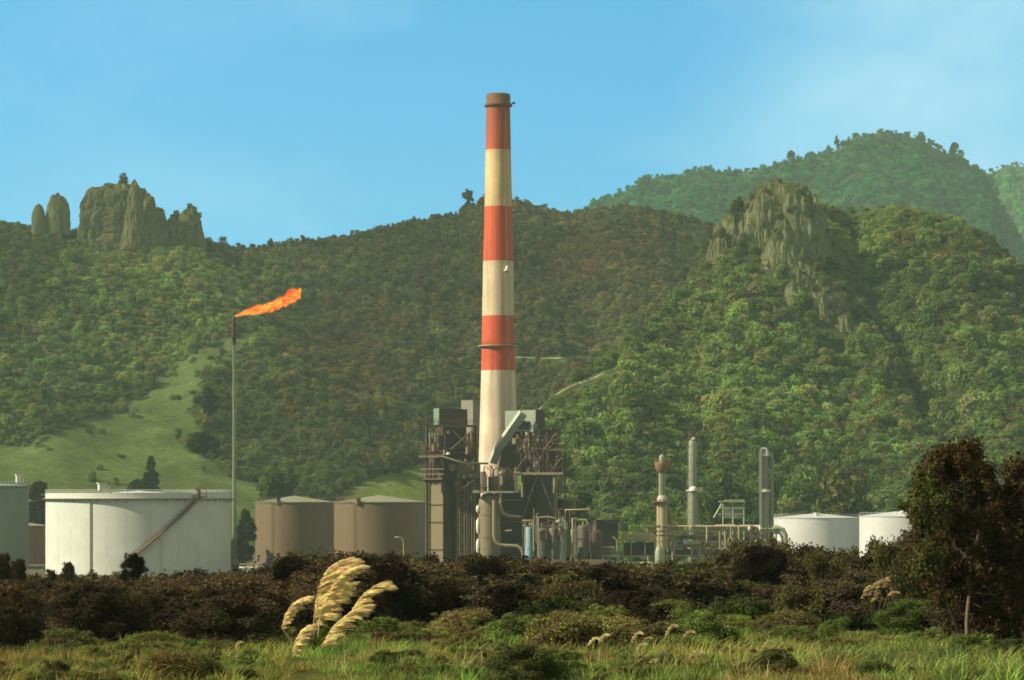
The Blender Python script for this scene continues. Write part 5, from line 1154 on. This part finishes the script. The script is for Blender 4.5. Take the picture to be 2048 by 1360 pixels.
far_tree('low dark tree just behind the flare pole', 474, 1056, 1150, 662, 40, (.050, .046, .02), 103)
far_tree('dark cone-shaped conifer on the grass above the white tank', 302, 910, 1005, 815, 48, (.042, .052, .02), 104, True)
far_tree('spreading dark tree beside the conifer base', 276, 962, 1000, 812, 44, (.05, .055, .02), 105)
far_tree('lone crooked tree leaning out from the ridge beside the chimney', 935, 377, 425, 1262, 26, (.07, .085, .03), 106)
far_tree('tree bump standing up on the far shoulder of the mountain', 1908, 284, 318, 2352, 20, (.045, .08, .04), 107)
far_tree('single tree on the mountain slope skyline', 1582, 302, 322, 2330, 18, (.045, .08, .04), 108)
far_tree('small pointed tree below the mountain peak', 1674, 270, 300, 2340, 12, (.045, .08, .04), 109)
far_tree('dark tree standing behind the drums', 1170, 985, 1120, 690, 70, (.055, .065, .025), 110)
far_tree('round bush-like tree at the upper edge of the pasture', 415, 775, 835, 868, 44, (.05, .06, .02), 111)
far_tree('dark oval tree in the notch of the pasture', 405, 868, 908, 838, 60, (.045, .05, .018), 112)
far_tree('pale tree at the lower edge of the wood behind the brown tanks', 560, 940, 1010, 790, 80, (.085, .105, .035), 113)
far_tree('broad bright tree behind the tallest column', 1450, 950, 1060, 724, 95, (.095, .12, .034), 114)
far_tree('yellow-green tree above the clean white tanks', 1690, 940, 1050, 722, 110, (.12, .13, .036), 115)

# ------------------------------------------------------------------ grass
M_GRASS = mat_leaf('grass_blade', 'tint', .3, .55, 1.2)
def tuft(seed, nb=46, h=.55, spread=.22, wdt=.011, lean=.35):
    r = np.random.default_rng(seed); V, Fq = [], []
    for i in range(nb):
        a = r.random() * 6.283; rr = spread * r.random() ** .5; b = np.array([rr * math.cos(a), rr * math.sin(a), -.03])
        d = np.array([math.cos(a) * .6 + lean + .3 * r.normal(), math.sin(a) * .6 + .3 * r.normal(), 0]) * .5; H = h * (.5 + .7 * r.random()); w_ = wdt * (.6 + .8 * r.random())
        ax = r.random() * 6.283; s = np.array([math.cos(ax), math.sin(ax), 0]) * w_
        for k, f in enumerate((0, .4, .75, 1)):
            c = b + d * H * f * f * 1.1 + np.array([0, 0, H * (f - .28 * f * f)]); ww = s * (1 - f * .85); V += [c - ww, c + ww]
        o = len(V) - 8; Fq += [(o + 2 * k, o + 2 * k + 1, o + 2 * k + 3, o + 2 * k + 2) for k in range(3)]
    return np_mesh('grass_tuft', np.array(V), Fq, [M_GRASS])
tufts = [tuft(700 + i, 44, [.20, .28, .24, .46, .16][i], [.2, .26, .22, .16, .25][i], .011, [.1, .35, -.1, .3, 0][i]) for i in range(5)]
n = 19500; Yg = 33 + 37 * rng.random(n) ** .9; Ug = rng.uniform(-700, 2750, n); Xg = PX(Ug, Yg)
ok = (base_v(Xg, Yg) > lerp(Ug, FRONT) + 8) & ~((Ug > 560) & (Ug < 720) & (Yg < 45.6) & (rng.random(n) < .75)); Xg, Yg, Ug = Xg[ok], Yg[ok], Ug[ok]; n = len(Xg)
GP = np.array([[.16, .235, .070], [.20, .255, .076], [.25, .265, .092], [.25, .205, .088], [.10, .13, .048]])
f1 = fbm(Xg / 2.6, Yg / 4.5, seed=31, oct=3); f2 = fbm(Xg / 3.5, Yg / 5, seed=32, oct=3)
k = np.where(f1 > .18, 2, np.where(f1 < -.28, 4, np.where(f2 > .05, 1, 0))); k = np.where((f2 < -.42), 3, k)
k = np.where(rng.random(n) < .25, rng.integers(0, 5, n), k)
gt = GP[k] * (1 + .15 * rng.normal(size=(n, 1))); left = np.clip((700 - Ug) / 700, 0, 1)[:, None]; gt = np.clip(1.4 * gt * (1 - left * np.array([.12, .28, .18])), .01, .4)
gs = rng.uniform(.45, .95, n) * (1 + .45 * fbm(Xg / 3, Yg / 3, seed=33, oct=2))
scatter('grass', np.stack([Xg, Yg, ground_z(Xg, Yg)], 1), gs, np.where(rng.random(n) < .5, rng.random(n) * 6.283, rng.normal(0, .9, n)), rng.integers(0, 5, n), gt, tufts, 'long wind-bent grass in green, yellow and rusty patches')

n = 6300; Yw = 34 + 32 * rng.random(n); Uw = rng.uniform(-700, 2750, n); Xw = PX(Uw, Yw)
ok = (base_v(Xw, Yw) > lerp(Uw, FRONT) - 6) & (fbm(Xw / 2.2, Yw / 3.5, seed=61, oct=3) > -.12) & ~((Uw > 535) & (Uw < 770) & (Yw < 47.5)); Xw, Yw, Uw = Xw[ok], Yw[ok], Uw[ok]; n = len(Xw)
WP = np.array([[.15, .20, .062], [.20, .25, .075], [.15, .15, .062], [.23, .21, .085], [.09, .11, .042]]); hw = rng.uniform(.08, .28, n) * np.where(rng.random(n) < .05, rng.uniform(1.6, 2.6, n), 1) * lerp(Yw, [(34, .8), (66, 1.5)]); pw = rng.integers(0, 6, n)
scatter('undergrowth', np.stack([Xw, Yw, ground_z(Xw, Yw) - .03], 1), np.stack([hw * rng.uniform(.7, 1.5, n), hw * rng.uniform(.7, 1.5, n), hw / np.array([v[:, 2].max() for v, f in bush_me])[pw] * 1.1], 1), rng.random(n) * 6.283, pw, WP[rng.integers(0, 5, n)] * (1 + .2 * rng.normal(size=(n, 1))).clip(.4, 2), protoS, 'low leafy weeds and seedlings growing through the long grass')
# ------------------------------------------------------------------ pampas plumes
M_PLUME = mat_leaf('plume_strand', 'object', .3, .22, 9.0, tmul=(1.0, .97, .85))
M_STALK = mat_metal('dry_stalk', (.30, .24, .10), .8, 0, .2, (.2, .12, .05), 4)
M_BLADE = mat_leaf('pampas_blade', 'object', .3, .4, 1.5)
def plume_mesh(seed, axis, length, t_loc, dens=60, per=30, wid=.0045, wind=(1, 0, .16)):
    """feathery one-sided plume: branchlets leave the bent axis and stream downwind, each a tapering spray of fine strands"""
    r = np.random.default_rng(seed); ax = np.array(axis, float); s = np.linspace(0, 1, len(ax)); V, Fq = [], []
    at = lambda f: np.array([np.interp(min(max(f, 0), 1), s, ax[:, j]) for j in range(3)])
    for i in range(dens):
        f = (i + r.random() * .8) / dens; c = at(f); d = at(f + .04) - at(f - .04); d /= np.linalg.norm(d)
        env = lerp(f, [(0, .40), (.12, .8), (.45, 1.0), (.8, .85), (1, .6)]) * length * (.45 + .85 * r.random())
        q0 = d * (.28 + .5 * f) + np.array(wind) * .85 + r.normal(size=3) * np.array([.14, .34, .20]); q0 /= np.linalg.norm(q0)
        for j in range(per):
            g0 = r.random() ** 1.3 * .6; q = q0 + r.normal(size=3) * .06; q /= np.linalg.norm(q); Lg = env * (1 - g0) * (.55 + .45 * r.random()); p0 = c + q0 * env * g0 + r.normal(size=3) * .009
            sd_ = np.cross(q, r.normal(size=3)); sd_ /= np.linalg.norm(sd_); sd_ = sd_ * wid * (.7 + .8 * r.random()); o = len(V)
            for g in (0, .5, 1):
                p = p0 + q * Lg * g + np.array([.02 * g * g, 0, -.16 * (g0 + g) ** 2 * Lg]); ww = sd_ * (1.0 if g < .9 else .3); V += [p - ww, p + ww]
            Fq += [(o, o + 1, o + 3, o + 2), (o + 2, o + 3, o + 5, o + 4)]
    return np_mesh('plume', np.array(V) - np.array(t_loc), Fq, [M_PLUME])
Ypm = 46.0; root = P(632, 1372, Ypm); root = (root[0], Ypm, float(ground_z(root[0], Ypm)))
pp = thing('pampas_grass', 'clump of tall creamy pampas plumes bending before the black bush', 'pampas grass', root)
def axis(pts, Y): return [P(u, v, Y) for u, v in pts]
PL = [([(628, 1240), (630, 1205), (638, 1172), (650, 1145), (666, 1129), (684, 1124)], .50, 46.7), ([(642, 1222), (654, 1192), (670, 1162), (690, 1144), (714, 1136)], .30, 46.5), ([(632, 1250), (642, 1222), (656, 1192), (672, 1170)], .48, 47.0),
      ([(564, 1256), (570, 1232), (582, 1212), (598, 1200), (608, 1198)], .24, 45.9), ([(696, 1236), (710, 1210), (728, 1188), (748, 1175), (766, 1173)], .30, 45.2), ([(644, 1296), (654, 1272), (670, 1250), (694, 1230), (718, 1218)], .34, 45.0), ([(580, 1338), (584, 1308), (592, 1280), (603, 1262), (614, 1255)], .25, 45.3)]
for i, (a, ln, yy) in enumerate(PL):
    me = plume_mesh(40 + i, axis(a, yy), ln, root, 52, 34, .0036); o = link('plume', me, pp); o.color = (.95, .80, .46, 1)
    b = Vector(axis(a, yy)[0]); rt = Vector(root) + Vector((random.uniform(-.1, .1), random.uniform(-.1, .1), 0)); d = Vector(axis(a, yy)[1]) - b
    md = b.lerp(rt, .45) - d * .25 + Vector((0, 0, .0)); ob = MB().tube([rt, md, b, Vector(axis(a, yy)[2]), Vector(axis(a, yy)[-1])], [.013, .011, .009, .006, .002], 6).build('stalk', M_STALK, pp)
def blades(seed, root, n, H, w=.012):
    r = np.random.default_rng(seed); V, Fq = [], []
    for i in range(n):
        a = r.random() * 6.283; el = .35 + .5 * r.random(); L_ = H * (.6 + .6 * r.random()); s = np.array([-math.sin(a), math.cos(a), 0]) * w; o = len(V)
        for kx_, f in enumerate((0, .3, .6, .85, 1)):
            x_ = L_ * f * (.35 + .5 * el * f); c = np.array([x_ * math.cos(a) + .2 * f * f, x_ * math.sin(a), L_ * (f * .9 - f * f * el * .75)]); ww = s * (1 - .85 * f); V += [c - ww, c + ww]
        Fq += [(o + 2 * q, o + 2 * q + 1, o + 2 * q + 3, o + 2 * q + 2) for q in range(4)]
    return np_mesh('leaf_blades', np.array(V), Fq, [M_BLADE])
o = link('leaf_blades', blades(77, root, 130, .85), pp); o.color = (.085, .115, .03, 1)
# a farther pampas clump and single small plumes in the grass
r2 = (PX(1750, 66), 66.0, float(ground_z(PX(1750, 66), 66)))
pq = thing('pampas_grass', 'distant pale pampas plumes among olive shrubs below the dark tree', 'pampas grass', r2)
for i, a in enumerate(([(1722, 1196), (1728, 1180), (1736, 1172)], [(1736, 1192), (1742, 1174), (1750, 1166)], [(1748, 1186), (1754, 1168), (1762, 1160)], [(1764, 1176), (1766, 1164), (1772, 1156)], [(1742, 1204), (1748, 1190), (1754, 1186)], [(1775, 1190), (1783, 1184), (1792, 1186)])):
    o = link('plume', plume_mesh(60 + i, axis(a, 62), .12, r2, 16, 12, .005), pq); o.color = (.70, .58, .30, 1)
    MB().tube([r2, P((a[0][0] + 1750) / 2, 1230, 63), P(*a[0], 62)], [.012, .008, .006], 5).build('stalk', M_STALK, pq)
o = link('leaf_blades', blades(78, r2, 120, 1.3, .016), pq); o.color = (.09, .10, .035, 1)
small = None
SP = [(1134, 1330, 44), (1175, 1290, 54), (1196, 1294, 50), (1215, 1236, 66), (1262, 1284, 57), (1283, 1288, 52), (1272, 1304, 48), (1330, 1274, 60), (1364, 1278, 62), (1308, 1330, 43), (1296, 1338, 42), (1376, 1318, 46), (1392, 1330, 44), (1520, 1304, 50), (1498, 1300, 51), (1372, 1166, 92), (1200, 1286, 58), (470, 1300, 56), (812, 1160, 88)]
def small_plume():
    t = thing('grass_plume', 'small pale seed plume nodding above the long grass', 'plume', (0, 0, 0), 'small pale plumes scattered through the grass')
    a = [(0, 0, 0), (.02, 0, .08), (.06, 0, .15), (.13, 0, .19), (.20, 0, .18)]
    o = link('plume', plume_mesh(90, a, .09, (0, 0, 0), 18, 8, .006), t); o.color = (.72, .62, .36, 1)
    MB().tube([(-.04, 0, -.75), (-.02, 0, -.3), (0, 0, 0), (.13, 0, .18)], [.007, .006, .005, .002], 5).build('stalk', M_STALK, t, (0, 0, 0)); return t
small = small_plume()
def clone(t):
    c = t.copy(); COL.objects.link(c)
    for ch in t.children: d = ch.copy(); COL.objects.link(d); d.parent = c
    return c
for i, (u, v, Y) in enumerate(SP):
    if Y < 80:
        ys_q = np.linspace(36, 66, 121); Y = float(ys_q[np.argmin(np.abs(PZ(v, ys_q) - ground_z(PX(u, ys_q), ys_q) - .46))])
    c = small if i == 0 else clone(small); x, y_, z = P(u, v, Y); c.location = (x, Y, z); s = random.uniform(.45, .75) * (1.25 if Y > 80 else 1); c.scale = (s, s, s); c.rotation_euler = (random.uniform(-.2, .2), random.uniform(-.2, .3), random.uniform(-.6, .6))
